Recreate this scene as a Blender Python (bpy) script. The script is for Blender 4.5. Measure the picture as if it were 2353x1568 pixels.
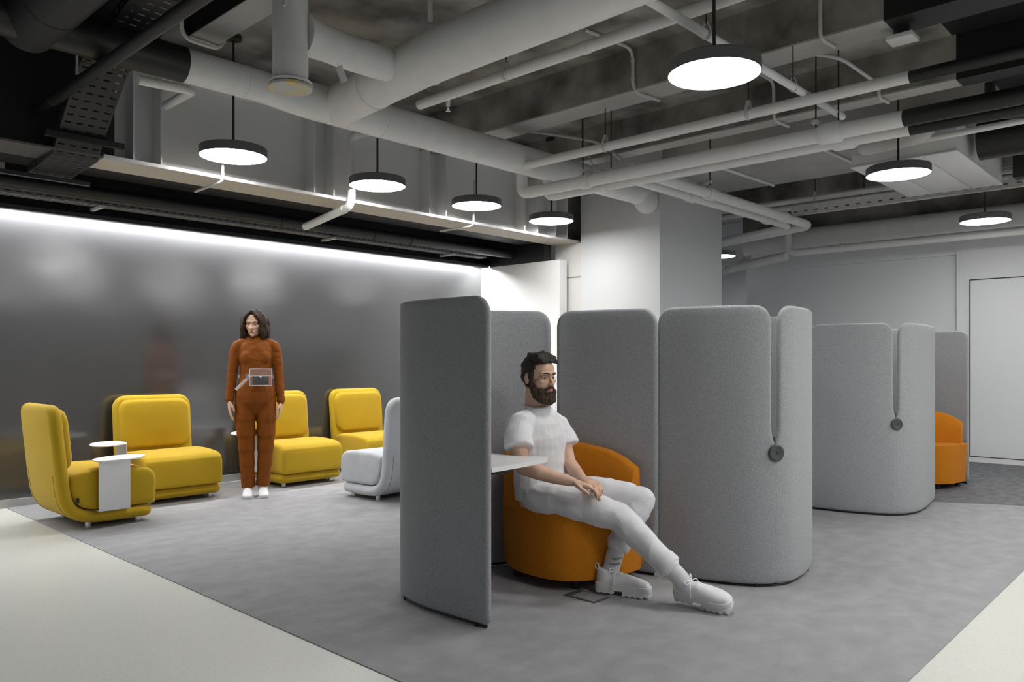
import bpy, bmesh, math, random
from mathutils import Vector, Matrix, noise

for _o in list(bpy.data.objects):
    bpy.data.objects.remove(_o, do_unlink=True)
sc = bpy.context.scene
col = sc.collection
R = math.radians

# ------------------------------------------------------------------ camera
cam = bpy.data.cameras.new('camera')
cam_o = bpy.data.objects.new('camera', cam); col.objects.link(cam_o)
cam.sensor_fit = 'HORIZONTAL'; cam.sensor_width = 36.0
cam.lens = 36.0 * 1796.0 / 2353.0
cam.shift_y = (831.0 - 784.0) / 2353.0
cam.clip_start = 0.05; cam.clip_end = 100
cam_o.location = (0, 0, 1.2)
cam_o.rotation_euler = (R(90), 0, R(43 - 90))
sc.camera = cam_o

# ------------------------------------------------------------------ world, exposure
w = bpy.data.worlds.new('world'); sc.world = w; w.use_nodes = True
w.node_tree.nodes['Background'].inputs[0].default_value = (0.93, 0.96, 1.0, 1)
w.node_tree.nodes['Background'].inputs[1].default_value = 0.21
sc.view_settings.view_transform = 'Standard'
sc.view_settings.look = 'None'
sc.view_settings.gamma = 1.0
sc.view_settings.use_curve_mapping = False
sc.view_settings.exposure = 0.06
LAMP = 32.0
STRIP = 220.0

# ------------------------------------------------------------------ materials
def mat(name, color, rough=0.6, metal=0.0, emit=None, strength=0, noise_amt=0, noise_scale=20,
        bump=0, bump_scale=200, coat=0, spec=0.5, stretch=None, color2=None, sheen=0, trans=0, alpha=1, detail=4, ramp=(0.35, 0.65), coatr=0.1):
    m = bpy.data.materials.new(name); m.use_nodes = True
    nt = m.node_tree; b = nt.nodes['Principled BSDF']
    b.inputs['Base Color'].default_value = (*color, 1)
    b.inputs['Roughness'].default_value = rough
    b.inputs['Metallic'].default_value = metal
    b.inputs['Specular IOR Level'].default_value = spec
    b.inputs['Coat Weight'].default_value = coat
    b.inputs['Coat Roughness'].default_value = coatr
    b.inputs['Sheen Weight'].default_value = sheen
    b.inputs['Transmission Weight'].default_value = trans
    b.inputs['Alpha'].default_value = alpha
    if emit:
        b.inputs['Emission Color'].default_value = (*emit, 1)
        b.inputs['Emission Strength'].default_value = strength
    if noise_amt or color2 or bump:
        tc = nt.nodes.new('ShaderNodeTexCoord')
        src = tc.outputs['Object']
        if stretch:
            mp = nt.nodes.new('ShaderNodeMapping'); mp.inputs['Scale'].default_value = stretch
            nt.links.new(src, mp.inputs[0]); src = mp.outputs[0]
    if color2:
        n = nt.nodes.new('ShaderNodeTexNoise'); n.inputs['Scale'].default_value = noise_scale; n.inputs['Detail'].default_value = detail
        nt.links.new(src, n.inputs['Vector'])
        r = nt.nodes.new('ShaderNodeValToRGB')
        r.color_ramp.elements[0].position = ramp[0]; r.color_ramp.elements[1].position = ramp[1]
        r.color_ramp.elements[0].color = (*color, 1); r.color_ramp.elements[1].color = (*color2, 1)
        nt.links.new(n.outputs[0], r.inputs[0]); nt.links.new(r.outputs[0], b.inputs['Base Color'])
    if bump:
        n2 = nt.nodes.new('ShaderNodeTexNoise'); n2.inputs['Scale'].default_value = bump_scale; n2.inputs['Detail'].default_value = 3
        nt.links.new(src, n2.inputs['Vector'])
        bp = nt.nodes.new('ShaderNodeBump'); bp.inputs['Strength'].default_value = bump; bp.inputs['Distance'].default_value = 0.01
        nt.links.new(n2.outputs[0], bp.inputs['Height']); nt.links.new(bp.outputs[0], b.inputs['Normal'])
        if coat: nt.links.new(bp.outputs[0], b.inputs['Coat Normal'])
    return m

M = {}
M['carpet'] = mat('carpet', (0.275, 0.275, 0.282), 0.85, color2=(0.345, 0.345, 0.352), noise_scale=6.5, stretch=(1.0, 1.25, 1), detail=12, bump=0.2, bump_scale=80, spec=0.3, ramp=(0.3, 0.7))
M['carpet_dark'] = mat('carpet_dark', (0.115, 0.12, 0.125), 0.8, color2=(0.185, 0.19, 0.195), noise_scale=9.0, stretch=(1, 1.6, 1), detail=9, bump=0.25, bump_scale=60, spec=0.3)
M['terrazzo'] = mat('terrazzo', (0.56, 0.565, 0.51), 0.4, color2=(0.63, 0.635, 0.58), noise_scale=60, detail=6, ramp=(0.2, 0.6))
M['white_wall'] = mat('white_wall', (0.80, 0.80, 0.79), 0.7)
M['wall_grey'] = mat('wall_grey', (0.74, 0.755, 0.77), 0.7)
M['wall_dark'] = mat('wall_dark', (0.044, 0.044, 0.046), 0.36, coat=1.0, coatr=0.10, bump=0.03, bump_scale=260, spec=0.6)
M['wall_dark'].node_tree.nodes['Principled BSDF'].inputs['Coat IOR'].default_value = 1.85
M['black'] = mat('black_paint', (0.012, 0.012, 0.013), 0.5)
M['black_soft'] = mat('black_paint_soft', (0.016, 0.016, 0.016), 0.42)
M['concrete'] = mat('concrete', (0.115, 0.105, 0.09), 0.85, color2=(0.36, 0.345, 0.32), noise_scale=2.4, detail=11, bump=0.35, bump_scale=14, ramp=(0.36, 0.64))
M['concrete_l'] = mat('concrete_light', (0.38, 0.375, 0.36), 0.85, color2=(0.48, 0.475, 0.46), noise_scale=2.2, detail=9, bump=0.15, bump_scale=20)
M['pipe'] = mat('pipe_white_paint', (0.76, 0.76, 0.755), 0.5, color2=(0.80, 0.80, 0.795), noise_scale=8, bump=0.12, bump_scale=12)
M['steel'] = mat('beam_paint', (0.74, 0.745, 0.75), 0.55, bump=0.06, bump_scale=30)
M['flange'] = mat('beam_bottom_paint', (0.56, 0.515, 0.43), 0.6)
M['zinc'] = mat('galvanised_paint', (0.55, 0.55, 0.55), 0.5)
M['lamp_body'] = mat('lamp_housing', (0.11, 0.11, 0.115), 0.5)
M['rod'] = mat('rod_black', (0.02, 0.02, 0.02), 0.5)
M['lamp'] = mat('lamp_diffuser', (0.9, 0.9, 0.9), 0.5, emit=(1.0, 0.985, 0.97), strength=LAMP)
M['strip'] = mat('led_strip', (0.9, 0.9, 0.9), 0.5, emit=(0.98, 0.99, 1.0), strength=STRIP)
M['felt'] = mat('felt_grey', (0.285, 0.295, 0.305), 0.95, color2=(0.41, 0.42, 0.43), noise_scale=210, stretch=(1.3, 1.3, 0.6), detail=7, bump=0.3, bump_scale=300, spec=0.15, sheen=0.15)
M['felt_edge'] = mat('felt_edge', (0.42, 0.43, 0.44), 0.95, spec=0.15, sheen=0.2)
M['yellow'] = mat('yellow_fabric', (0.50, 0.325, 0.014), 0.85, color2=(0.53, 0.345, 0.017), noise_scale=5, bump=0.12, bump_scale=500, spec=0.2, sheen=0.12)
M['greyfab'] = mat('pale_grey_fabric', (0.50, 0.52, 0.55), 0.88, color2=(0.57, 0.59, 0.62), noise_scale=7, bump=0.12, bump_scale=500, spec=0.2, sheen=0.2)
M['orange'] = mat('orange_fabric', (0.50, 0.165, 0.006), 0.88, color2=(0.60, 0.215, 0.010), noise_scale=150, bump=0.2, bump_scale=500, spec=0.2, sheen=0.05)
M['white_metal'] = mat('white_powder_coat', (0.78, 0.78, 0.78), 0.45)
M['alu'] = mat('aluminium', (0.75, 0.76, 0.78), 0.3, metal=1)
M['dark_plastic'] = mat('dark_plastic', (0.06, 0.062, 0.066), 0.5)
M['skin_m'] = mat('skin_m', (0.64, 0.40, 0.285), 0.55, color2=(0.70, 0.46, 0.34), noise_scale=14, spec=0.35)
M['skin_w'] = mat('skin_w', (0.64, 0.40, 0.28), 0.55, color2=(0.69, 0.45, 0.33), noise_scale=14, spec=0.35)
M['lips_m'] = mat('lips_m', (0.50, 0.20, 0.17), 0.5)
M['lips_w'] = mat('lips_w', (0.46, 0.17, 0.13), 0.5)
M['hair_m'] = mat('hair_m', (0.010, 0.008, 0.006), 0.55, color2=(0.035, 0.026, 0.018), noise_scale=30, stretch=(3, 1, 1), bump=0.7, bump_scale=90)
M['beard'] = mat('beard', (0.022, 0.012, 0.006), 0.65, color2=(0.085, 0.047, 0.020), noise_scale=45, stretch=(2, 2, 0.6), bump=0.8, bump_scale=170)
M['hair_w'] = mat('hair_w', (0.014, 0.008, 0.005), 0.62, spec=0.25, color2=(0.055, 0.031, 0.018), noise_scale=40, stretch=(3, 3, 0.4), bump=0.6, bump_scale=120)
M['eye'] = mat('eye_white', (0.70, 0.68, 0.66), 0.3)
M['iris'] = mat('iris', (0.03, 0.025, 0.02), 0.2)
M['white_cloth'] = mat('white_cotton', (0.77, 0.77, 0.785), 0.85, spec=0.2, bump=0.08, bump_scale=40)
M['denim'] = mat('white_denim', (0.72, 0.72, 0.74), 0.85, spec=0.2, bump=0.2, bump_scale=30)
M['sock'] = mat('white_sock', (0.66, 0.66, 0.68), 0.9, bump=0.35, bump_scale=220, stretch=(3, 3, 0.3))
M['sock_grey'] = mat('sock_stripe', (0.27, 0.28, 0.29), 0.9)
M['shoe'] = mat('white_leather', (0.78, 0.78, 0.79), 0.45, bump=0.05, bump_scale=60)
M['sole'] = mat('white_rubber', (0.74, 0.75, 0.74), 0.55)
M['sole_dark'] = mat('tread_grey', (0.50, 0.51, 0.51), 0.7)
M['rust'] = mat('rust_knit', (0.195, 0.052, 0.002), 0.75, color2=(0.22, 0.060, 0.003), noise_scale=25, spec=0.25)
M['lace'] = mat('white_lace', (0.82, 0.82, 0.83), 0.8)
M['tabletop'] = mat('white_laminate', (0.80, 0.80, 0.79), 0.35)
M['tag'] = mat('label_black', (0.02, 0.02, 0.02), 0.7)
M['socket'] = mat('floor_socket_cover', (0.085, 0.087, 0.09), 0.6)
M['seam'] = mat('seam_dark', (0.05, 0.05, 0.05), 0.9)
M['glow'] = mat('pipe_end_painted_glow', (0.55, 0.55, 0.50), 0.35, color2=(0.72, 0.55, 0.22), noise_scale=7, detail=2, ramp=(0.5, 0.62))  # yellowish glow painted into the end disc's colour
M['pvc'] = mat('clear_pvc', (0.92, 0.93, 0.95), 0.06, trans=0.0, alpha=0.09, spec=1.0, bump=0.5, bump_scale=30, coat=1)
M['pouch'] = mat('dark_pouch', (0.015, 0.015, 0.018), 0.3, bump=0.3, bump_scale=25)

# ------------------------------------------------------------------ helpers
SHARP = R(38)
def link(name, me, m=None, parent=None, smooth=True):
    if m is not None:
        me.materials.append(m if not isinstance(m, str) else M[m])
    o = bpy.data.objects.new(name, me); col.objects.link(o)
    if parent is not None: o.parent = parent
    return o

def finish(bm, name, sharp=SHARP):
    bmesh.ops.recalc_face_normals(bm, faces=bm.faces[:])
    for f in bm.faces: f.smooth = True
    for e in bm.edges:
        if len(e.link_faces) == 2:
            if e.calc_face_angle(0) > sharp: e.smooth = False
    me = bpy.data.meshes.new(name); bm.to_mesh(me); bm.free()
    return me

class MB:
    """collects geometry for ONE mesh"""
    def __init__(s): s.bm = bmesh.new()
    def verts_faces(s, vs, fs):
        bv = [s.bm.verts.new(v) for v in vs]
        for f in fs:
            try: s.bm.faces.new([bv[i] for i in f])
            except ValueError: pass
        return s
    def box(s, x0, x1, y0, y1, z0, z1, bev=0, seg=2):
        tmp = bmesh.new(); bmesh.ops.create_cube(tmp, size=1)
        for v in tmp.verts:
            v.co = Vector(((x0+x1)/2 + v.co.x*(x1-x0), (y0+y1)/2 + v.co.y*(y1-y0), (z0+z1)/2 + v.co.z*(z1-z0)))
        if bev: bmesh.ops.bevel(tmp, geom=tmp.edges[:], offset=bev, segments=seg, profile=0.5, affect='EDGES')
        s.merge(tmp); return s
    def merge(s, tmp):
        tmp.verts.index_update()
        s.verts_faces([v.co.copy() for v in tmp.verts], [[v.index for v in f.verts] for f in tmp.faces]); tmp.free()
    def obox(s, a, b, w, h, up=(0,0,1)):
        """bar from a to b, width w (sideways) height h"""
        a = Vector(a); b = Vector(b); t = (b-a).normalized(); up = Vector(up)
        sd = t.cross(up)
        if sd.length < 1e-5: sd = t.cross(Vector((1,0,0)))
        sd.normalize(); u = sd.cross(t)
        vs = []
        for p in (a, b):
            for i, j in ((-1,-1),(1,-1),(1,1),(-1,1)):
                vs.append(p + sd*i*w/2 + u*j*h/2)
        s.verts_faces(vs, [(0,1,2,3),(7,6,5,4),(0,4,5,1),(1,5,6,2),(2,6,7,3),(3,7,4,0)]); return s
    def tube(s, pts, r, n=16, cap=True, dome=0, flat=1.0, ref=None):
        pts = [Vector(p) for p in pts]; N = len(pts)
        rr = list(r) if isinstance(r, (list, tuple)) else [r]*N
        if dome:
            # add hemispherical ends
            t0 = (pts[0]-pts[1]).normalized(); t1 = (pts[-1]-pts[-2]).normalized()
            def ra(q): return q[0] if isinstance(q, tuple) else q
            pre = []; prer = []; post = []; postr = []
            for k in range(dome, 0, -1):
                a = math.pi/2*k/(dome+0.35)
                f_ = math.cos(a)
                pre.append(pts[0] + t0*min(ra(rr[0]), rr[0][1] if isinstance(rr[0], tuple) else 9)*math.sin(a)); prer.append(tuple(q*f_ for q in rr[0]) if isinstance(rr[0], tuple) else rr[0]*f_)
            for k in range(1, dome+1):
                a = math.pi/2*k/(dome+0.35); f_ = math.cos(a)
                post.append(pts[-1] + t1*min(ra(rr[-1]), rr[-1][1] if isinstance(rr[-1], tuple) else 9)*math.sin(a)); postr.append(tuple(q*f_ for q in rr[-1]) if isinstance(rr[-1], tuple) else rr[-1]*f_)
            pts = pre+pts+post; rr = prer+rr+postr; N = len(pts)
        vs = []; fs = []; u = None
        for i in range(N):
            t = (pts[min(i+1,N-1)] - pts[max(i-1,0)]).normalized()
            if ref is not None:
                u = Vector(ref) - t*t.dot(Vector(ref))
                if u.length < 1e-4: u = Vector((1,0,0)) - t*t.x
            elif u is None:
                u = t.orthogonal()
            else:
                u = u - t*t.dot(u)
                if u.length < 1e-5: u = t.orthogonal()
            u = u.normalized(); v = t.cross(u)
            a, b = rr[i] if isinstance(rr[i], tuple) else (rr[i], rr[i])
            for k in range(n):
                th = 2*math.pi*k/n
                vs.append(pts[i] + u*a*math.cos(th) + v*b*math.sin(th))
        for i in range(N-1):
            for k in range(n):
                k2 = (k+1) % n
                fs.append((i*n+k, i*n+k2, (i+1)*n+k2, (i+1)*n+k))
        if cap:
            fs.append(tuple(range(n-1, -1, -1))); fs.append(tuple((N-1)*n+k for k in range(n)))
        s.verts_faces(vs, fs); return s
    def ell(s, c, r, rot=None, seg=16, rings=10):
        tmp = bmesh.new(); bmesh.ops.create_uvsphere(tmp, u_segments=seg, v_segments=rings, radius=1)
        c = Vector(c); r = (r, r, r) if not isinstance(r, (tuple, list)) else r
        for v in tmp.verts:
            q = Vector((v.co.x*r[0], v.co.y*r[1], v.co.z*r[2]))
            if rot is not None: q = rot @ q
            v.co = c + q
        s.merge(tmp); return s
    def lathe(s, prof, n=40, c=(0,0,0)):
        """prof: list of (r,z); revolve about z through c"""
        vs = []; fs = []; c = Vector(c); N = len(prof)
        for (r, z) in prof:
            for k in range(n):
                th = 2*math.pi*k/n
                vs.append(c + Vector((r*math.cos(th), r*math.sin(th), z)))
        for i in range(N-1):
            for k in range(n):
                k2 = (k+1) % n; fs.append((i*n+k, i*n+k2, (i+1)*n+k2, (i+1)*n+k))
        s.verts_faces(vs, fs)
        return s
    def prism(s, prof, h0, h1, bev=0, seg=3, axis='z'):
        """2D profile extruded between h0 and h1 along axis; rims bevelled"""
        tmp = bmesh.new(); n = len(prof)
        def P(a, b, h):
            return Vector((a, b, h)) if axis == 'z' else (Vector((h, a, b)) if axis == 'x' else Vector((a, h, b)))
        lo = [tmp.verts.new(P(a, b, h0)) for a, b in prof]; hi = [tmp.verts.new(P(a, b, h1)) for a, b in prof]
        f0 = tmp.faces.new(lo[::-1]); f1 = tmp.faces.new(hi)
        for i in range(n): tmp.faces.new((lo[i], lo[(i+1) % n], hi[(i+1) % n], hi[i]))
        if bev:
            ed = list(f0.edges) + list(f1.edges)
            bmesh.ops.bevel(tmp, geom=ed, offset=bev, segments=seg, profile=0.5, affect='EDGES')
        s.merge(tmp); return s
    def build(s, name, m, parent=None, sharp=SHARP, weld=True):
        if weld: bmesh.ops.remove_doubles(s.bm, verts=s.bm.verts[:], dist=1e-5)
        return link(name, finish(s.bm, name, sharp), m, parent)
    def blob(s, name, m, parent, voxel, smooth=4, post=None):
        """union of the collected closed shapes, remeshed to one continuous surface"""
        bmesh.ops.recalc_face_normals(s.bm, faces=s.bm.faces[:])
        me = bpy.data.meshes.new('tmp'); s.bm.to_mesh(me); s.bm.free()
        o = bpy.data.objects.new('tmp', me); col.objects.link(o)
        md = o.modifiers.new('r', 'REMESH'); md.mode = 'VOXEL'; md.voxel_size = voxel
        if smooth:
            sm = o.modifiers.new('s', 'SMOOTH'); sm.factor = 0.5; sm.iterations = smooth
        dg = bpy.context.evaluated_depsgraph_get(); ev = o.evaluated_get(dg)
        me2 = bpy.data.meshes.new_from_object(ev, depsgraph=dg)
        bpy.data.objects.remove(o, do_unlink=True); bpy.data.meshes.remove(me)
        me2.materials.clear(); me2.name = name
        if post:
            nn = [v.normal.copy() for v in me2.vertices]
            for v, nm in zip(me2.vertices, nn): v.co = post(v.co.copy(), nm)
        for p in me2.polygons: p.use_smooth = True
        return link(name, me2, m, parent)

def tag(o, label=None, cat=None, group=None, kind=None):
    if label: o['label'] = label
    if cat: o['category'] = cat
    if group: o['group'] = group
    if kind: o['kind'] = kind
    return o
def thing(name, label, cat, loc=(0,0,0), rz=0, group=None):
    o = bpy.data.objects.new(name, None); col.objects.link(o)
    o.empty_display_size = 0.1
    o.location = loc; o.rotation_euler = (0, 0, rz)
    return tag(o, label, cat, group)
def struct(o, label=None): return tag(o, label, None, None, 'structure')
def copy_tree(o, parent=None):
    c = o.copy(); col.objects.link(c)
    if parent is not None: c.parent = parent
    for ch in o.children: copy_tree(ch, c)
    return c

def catmull(pts, per=8):
    pts = [Vector(p) for p in pts]; out = []
    for i in range(len(pts)-1):
        p0 = pts[i-1] if i > 0 else pts[0]*2 - pts[1]
        p1 = pts[i]; p2 = pts[i+1]
        p3 = pts[i+2] if i+2 < len(pts) else pts[-1]*2 - pts[-2]
        for k in range(per):
            t = k/per
            out.append(0.5*((2*p1) + (p2-p0)*t + (2*p0-5*p1+4*p2-p3)*t*t + (3*p1-p0-3*p2+p3)*t**3))
    out.append(pts[-1]); return out
def rounded_path(pts, r, n=6):
    """polyline with filleted corners"""
    pts = [Vector(p) for p in pts]; out = [pts[0]]
    for i in range(1, len(pts)-1):
        a = (pts[i-1]-pts[i]); b = (pts[i+1]-pts[i]); rr = min(r, a.length*0.49, b.length*0.49)
        A = pts[i]+a.normalized()*rr; B = pts[i]+b.normalized()*rr
        for k in range(n+1):
            t = k/n; out.append(A*(1-t)**2 + pts[i]*2*t*(1-t) + B*t*t)
    out.append(pts[-1]); return out
def rrect(w, h, r, n=6, cx=0, cy=0):
    out = []
    for sx, sy, a0 in ((1,1,0),(-1,1,90),(-1,-1,180),(1,-1,270)):
        for k in range(n+1):
            a = R(a0 + 90*k/n)
            out.append((cx + sx*(w/2-r) + r*math.cos(a), cy + sy*(h/2-r) + r*math.sin(a)))
    return out

# =================================================================== STRUCTURE
Z_S = 3.67       # slab
Z_B = 3.33       # concrete beam soffit
XB = 2.20        # black paint starts left of this
YB = 1.60        # black paint starts below this
WY = 7.38        # dark wall plane
# floor
struct(MB().box(-4.5, 13, -4.5, 9, -0.10, 0.0).build('floor', 'terrazzo'), 'pale beige terrazzo floor')
struct(MB().box(1.852, 13, 0.91, WY, 0.0, 0.004).build('floor_carpet', 'carpet'), 'mottled mid grey carpet area')
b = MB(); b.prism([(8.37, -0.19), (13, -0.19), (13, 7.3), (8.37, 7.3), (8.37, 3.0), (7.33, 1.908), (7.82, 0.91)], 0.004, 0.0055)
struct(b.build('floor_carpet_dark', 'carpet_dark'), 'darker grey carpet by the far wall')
# dark wall
struct(MB().box(-4.5, 7.31, WY, WY+0.15, 0.0, 2.44).build('wall_back', 'wall_dark'), 'glossy charcoal wall under the light strip')
struct(MB().box(-4.5, 7.31, WY+0.005, WY+0.15, 2.44, Z_S).build('wall_back_upper', 'black'), 'black wall above the light strip')
struct(MB().box(-4.5, 7.31, WY-0.012, WY, 0.0, 0.07).build('baseboard_back', mat('skirting_grey', (0.46, 0.46, 0.455), 0.5)), 'pale grey skirting')
ls = thing('wall_light_strip', 'long white light strip along the top of the charcoal wall', 'light strip', (1.4, WY, 2.44))
def at_parent(o, p):  # keep world coordinates for geometry written in world space
    o.parent = p; o.matrix_parent_inverse = Matrix.Translation(-Vector(p.location)); return o
at_parent(MB().box(-4.5, 7.28, WY-0.135, WY-0.110, 2.441, 2.449).build('diffuser', 'strip'), ls)
at_parent(MB().box(-4.5, 7.30, WY-0.150, WY+0.0, 2.449, 2.465).build('housing', 'black'), ls)
at_parent(MB().box(-4.5, 7.30, WY-0.156, WY-0.150, 2.430, 2.465).build('fascia', 'black'), ls)
# end wall beside the column
struct(MB().box(7.31, 7.45, 6.03, WY+0.15, 0.0, 2.435).build('wall_end', 'white_wall'), 'white end wall')
struct(MB().box(7.312, 7.45, 6.28, WY+0.15, 2.435, Z_S).build('wall_end_upper', 'black'), 'black wall above the white end wall')
b = MB().box(7.52, 7.75, 5.857, 6.27, 0.0, 2.645)
pil = struct(b.build('wall_pilaster', mat('pilaster_cream', (0.72, 0.72, 0.69), 0.7)), 'cream boxed pier under the steel beam')
at = MB().box(7.515, 7.521, 5.857, 6.23, 2.225, 2.24).build('joint', mat('joint_shadow_gap', (0.33, 0.33, 0.30), 0.8), pil)
# column
struct(MB().box(7.5, 8.925, 4.74, 5.857, 0.0, Z_S, bev=0.006).build('wall_column', 'wall_grey'), 'large square white column')
# far wall
struct(MB().box(10.62, 10.9, -4.5, 5.25, 0, Z_S).build('wall_far', 'wall_grey'), 'pale grey far wall')
struct(MB().box(10.56, 10.62, -4.5, 2.51, 0, Z_S).build('wall_far_pier', 'wall_grey'), 'projecting pale grey wall with flush door')
struct(MB().box(10.58, 10.62, 2.51, 4.6, 2.49, Z_S).build('trim_1', 'wall_grey'), 'wall header above the recess')
struct(MB().box(12.9, 13.1, 5.0, 9, 0, Z_S).build('wall_far_deep', 'wall_grey'), 'far wall of the passage beside the column')
struct(MB().box(10.9, 13.1, -4.5, 9, Z_S, Z_S+0.2).build('ceiling_passage', 'concrete_l'), 'ceiling over the far passage')
struct(MB().box(10.50, 10.62, -4.5, 5.25, 2.99, Z_S).build('trim_2', 'concrete'), 'bare concrete band above the far wall')
d1 = struct(MB().box(10.535, 10.558, 0.95, 2.355, 0.075, 2.165).build('door_1', 'wall_grey'), 'flush pale grey door')
for nm, a in (('gap_line', (10.556, 10.5605, 2.355, 2.372, 0.0, 2.18)), ('gap_line', (10.556, 10.5605, 0.95, 2.372, 2.165, 2.18)), ('gap_line', (10.556, 10.5605, 0.95, 2.355, 0.065, 0.075))):
    MB().box(*a).build(nm, 'seam', d1)
struct(MB().box(10.53, 10.56, -4.5, 2.51, 0, 0.062).build('baseboard_far', 'white_wall'), 'white skirting')
struct(MB().box(-4.5, 10.9, 8.8, 9.0, 0, Z_S).build('wall_rear', 'wall_grey'))
# ceiling slab
struct(MB().box(XB, 10.9, YB, 6.45, Z_S, Z_S+0.2).build('ceiling', 'concrete'), 'bare concrete ceiling slab')
struct(MB().box(-4.5, XB, -4.5, 9, Z_S, Z_S+0.2).build('ceiling_black_side', 'black'), 'black painted ceiling')
struct(MB().box(XB, 10.9, -4.5, YB, Z_S, Z_S+0.2).build('ceiling_black_front', 'black'), 'black painted ceiling')
struct(MB().box(XB, 10.9, 6.45, 9, Z_S, Z_S+0.2).build('ceiling_black_back', 'black'), 'black painted ceiling strip')
# concrete beams along Y
def cbeam(x0, x1, y0, y1, zb, lab, m='concrete', soffit='concrete_l', blackm='black', yblack=YB):
    o = struct(MB().box(x0, x1, max(y0, yblack), y1, zb+0.012, Z_S).build('ceiling_beam', m), lab)
    MB().box(x0, x1, max(y0, yblack), y1, zb, zb+0.012).build('soffit', soffit, o)
    if y0 < yblack: MB().box(x0-0.004, x1+0.004, y0, yblack, zb-0.004, Z_S).build('painted_section', blackm, o)
    return o
cbeam(5.15, 5.43, -4.5, 6.2, Z_B, 'concrete ceiling beam above the largest pendant lamp', yblack=1.63)
cbeam(6.60, 6.79, -4.5, 6.2, Z_B, 'slim concrete ceiling beam behind the paired pipes', yblack=1.57)
cbeam(7.55, 9.05, YB, 6.2, Z_B, 'wide concrete drop beam over the column', m='concrete_l')
cbeam(10.0, 10.2, -4.5, 6.2, Z_B, 'concrete beam close to the far wall')
cbeam(3.75, 4.0, -4.5, 2.0, Z_B+0.1, 'concrete beam over the front edge')
# painted beam at top left
o = struct(MB().box(2.30, 2.498, -1.0, 5.09, Z_B, Z_S).build('ceiling_beam', 'concrete_l'), 'pale painted beam beside the vertical pipe')
MB().box(2.292, 2.30, -1.0, 5.09, Z_B-0.001, Z_S).build('painted_side', 'black', o)
# steel beam along X
sb = struct(MB().box(XB+0.02, 7.95, 6.085, 6.10, 2.66, 3.66).build('ceiling_steel_beam', 'steel'), 'white painted steel beam with stiffener plates')
MB().box(2.08, 7.95, 5.905, 6.27, 2.645, 2.66).build('bottom_flange', 'flange', sb)
MB().box(2.08, 7.95, 5.9, 5.906, 2.646, 2.672).build('flange_edge', 'zinc', sb)
MB().box(7.45, 7.95, 6.05, 6.084, 2.66, 3.66).build('concrete_infill', 'concrete', sb)
MB().box(XB, 7.5, 5.92, 6.26, 3.36, 3.385).build('top_flange', 'steel', sb)
for x in (2.30, 2.50, 3.83, 4.03, 5.16, 5.38, 6.58, 6.80, 7.12, 7.34):
    MB().box(x-0.006, x+0.006, 5.935, 6.085, 2.66, 3.36).build('stiffener', 'steel', sb)
o = struct(MB().box(-4.5, XB+0.02, 6.085, 6.10, 2.66, 3.66).build('ceiling_steel_beam', 'black'), 'black painted continuation of the steel beam')
MB().box(-4.5, 2.08, 5.905, 6.27, 2.645, 2.66).build('bottom_flange', mat('flange_dark', (0.10, 0.095, 0.085), 0.6), o)
MB().box(-4.5, XB, 5.92, 6.26, 3.36, 3.385).build('top_flange', 'black', o)

# =================================================================== CEILING SERVICES
def band(p, axis, r, wdt, m, parent, name='coupling'):
    p = Vector(p); a = Vector(axis).normalized()
    return MB().tube([p-a*wdt/2, p-a*wdt*0.42, p+a*wdt*0.42, p+a*wdt/2], [r*0.92, r, r, r*0.92], 24).build(name, m, parent)
def hanger(p, axis, r, ztop, parent, m='zinc', rodm='rod'):
    p = Vector(p); a = Vector(axis).normalized(); sd = a.cross(Vector((0,0,1))).normalized()
    bm = MB()
    pts = []
    for k in range(13):
        th = R(-35 + 250*k/12)
        pts.append(p + sd*(r*1.12)*math.cos(-th) + Vector((0,0,1))*(r*1.12)*math.sin(-th))
    loop = [pts[0] + Vector((0,0,r*1.3))] 
    prof = [p + Vector((0,0,r*2.6)) + sd*0.008, p + sd*r*1.1 + Vector((0,0,r*0.6))]
    for k in range(9):
        th = -math.pi*k/8
        prof.append(p + sd*r*1.1*math.cos(th) + Vector((0,0,1))*r*1.1*math.sin(th))
    prof += [p - sd*r*1.1 + Vector((0,0,r*0.6)), p + Vector((0,0,r*2.6)) - sd*0.008]
    bm.tube(prof, (0.014, 0.0022) and [(0.013, 0.0025)]*len(prof), 8, ref=a)
    h = bm.build('pipe_clamp', m, parent)
    MB().tube([p + Vector((0,0,r*2.3)), Vector((p.x, p.y, ztop))], 0.0045, 8).build('hanger_rod', rodm, h)
def pipe(name, label, path, r, m='pipe', fillet=0, cat='pipe', n=24, hangers=(), axis=(0,1,0), ztop=None, bands=(), group=None):
    pts = rounded_path(path, fillet) if fillet else path
    o = tag(MB().tube(pts, r, n).build(name, m), label, cat, group)
    for h in hangers: hanger(h[0], h[1] if len(h) > 1 else axis, r if not isinstance(r, list) else r[0], h[2] if len(h) > 2 else Z_S, o)
    for bnd in bands: band(bnd[0], bnd[1], bnd[2], bnd[3], m, o)
    return o

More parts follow.
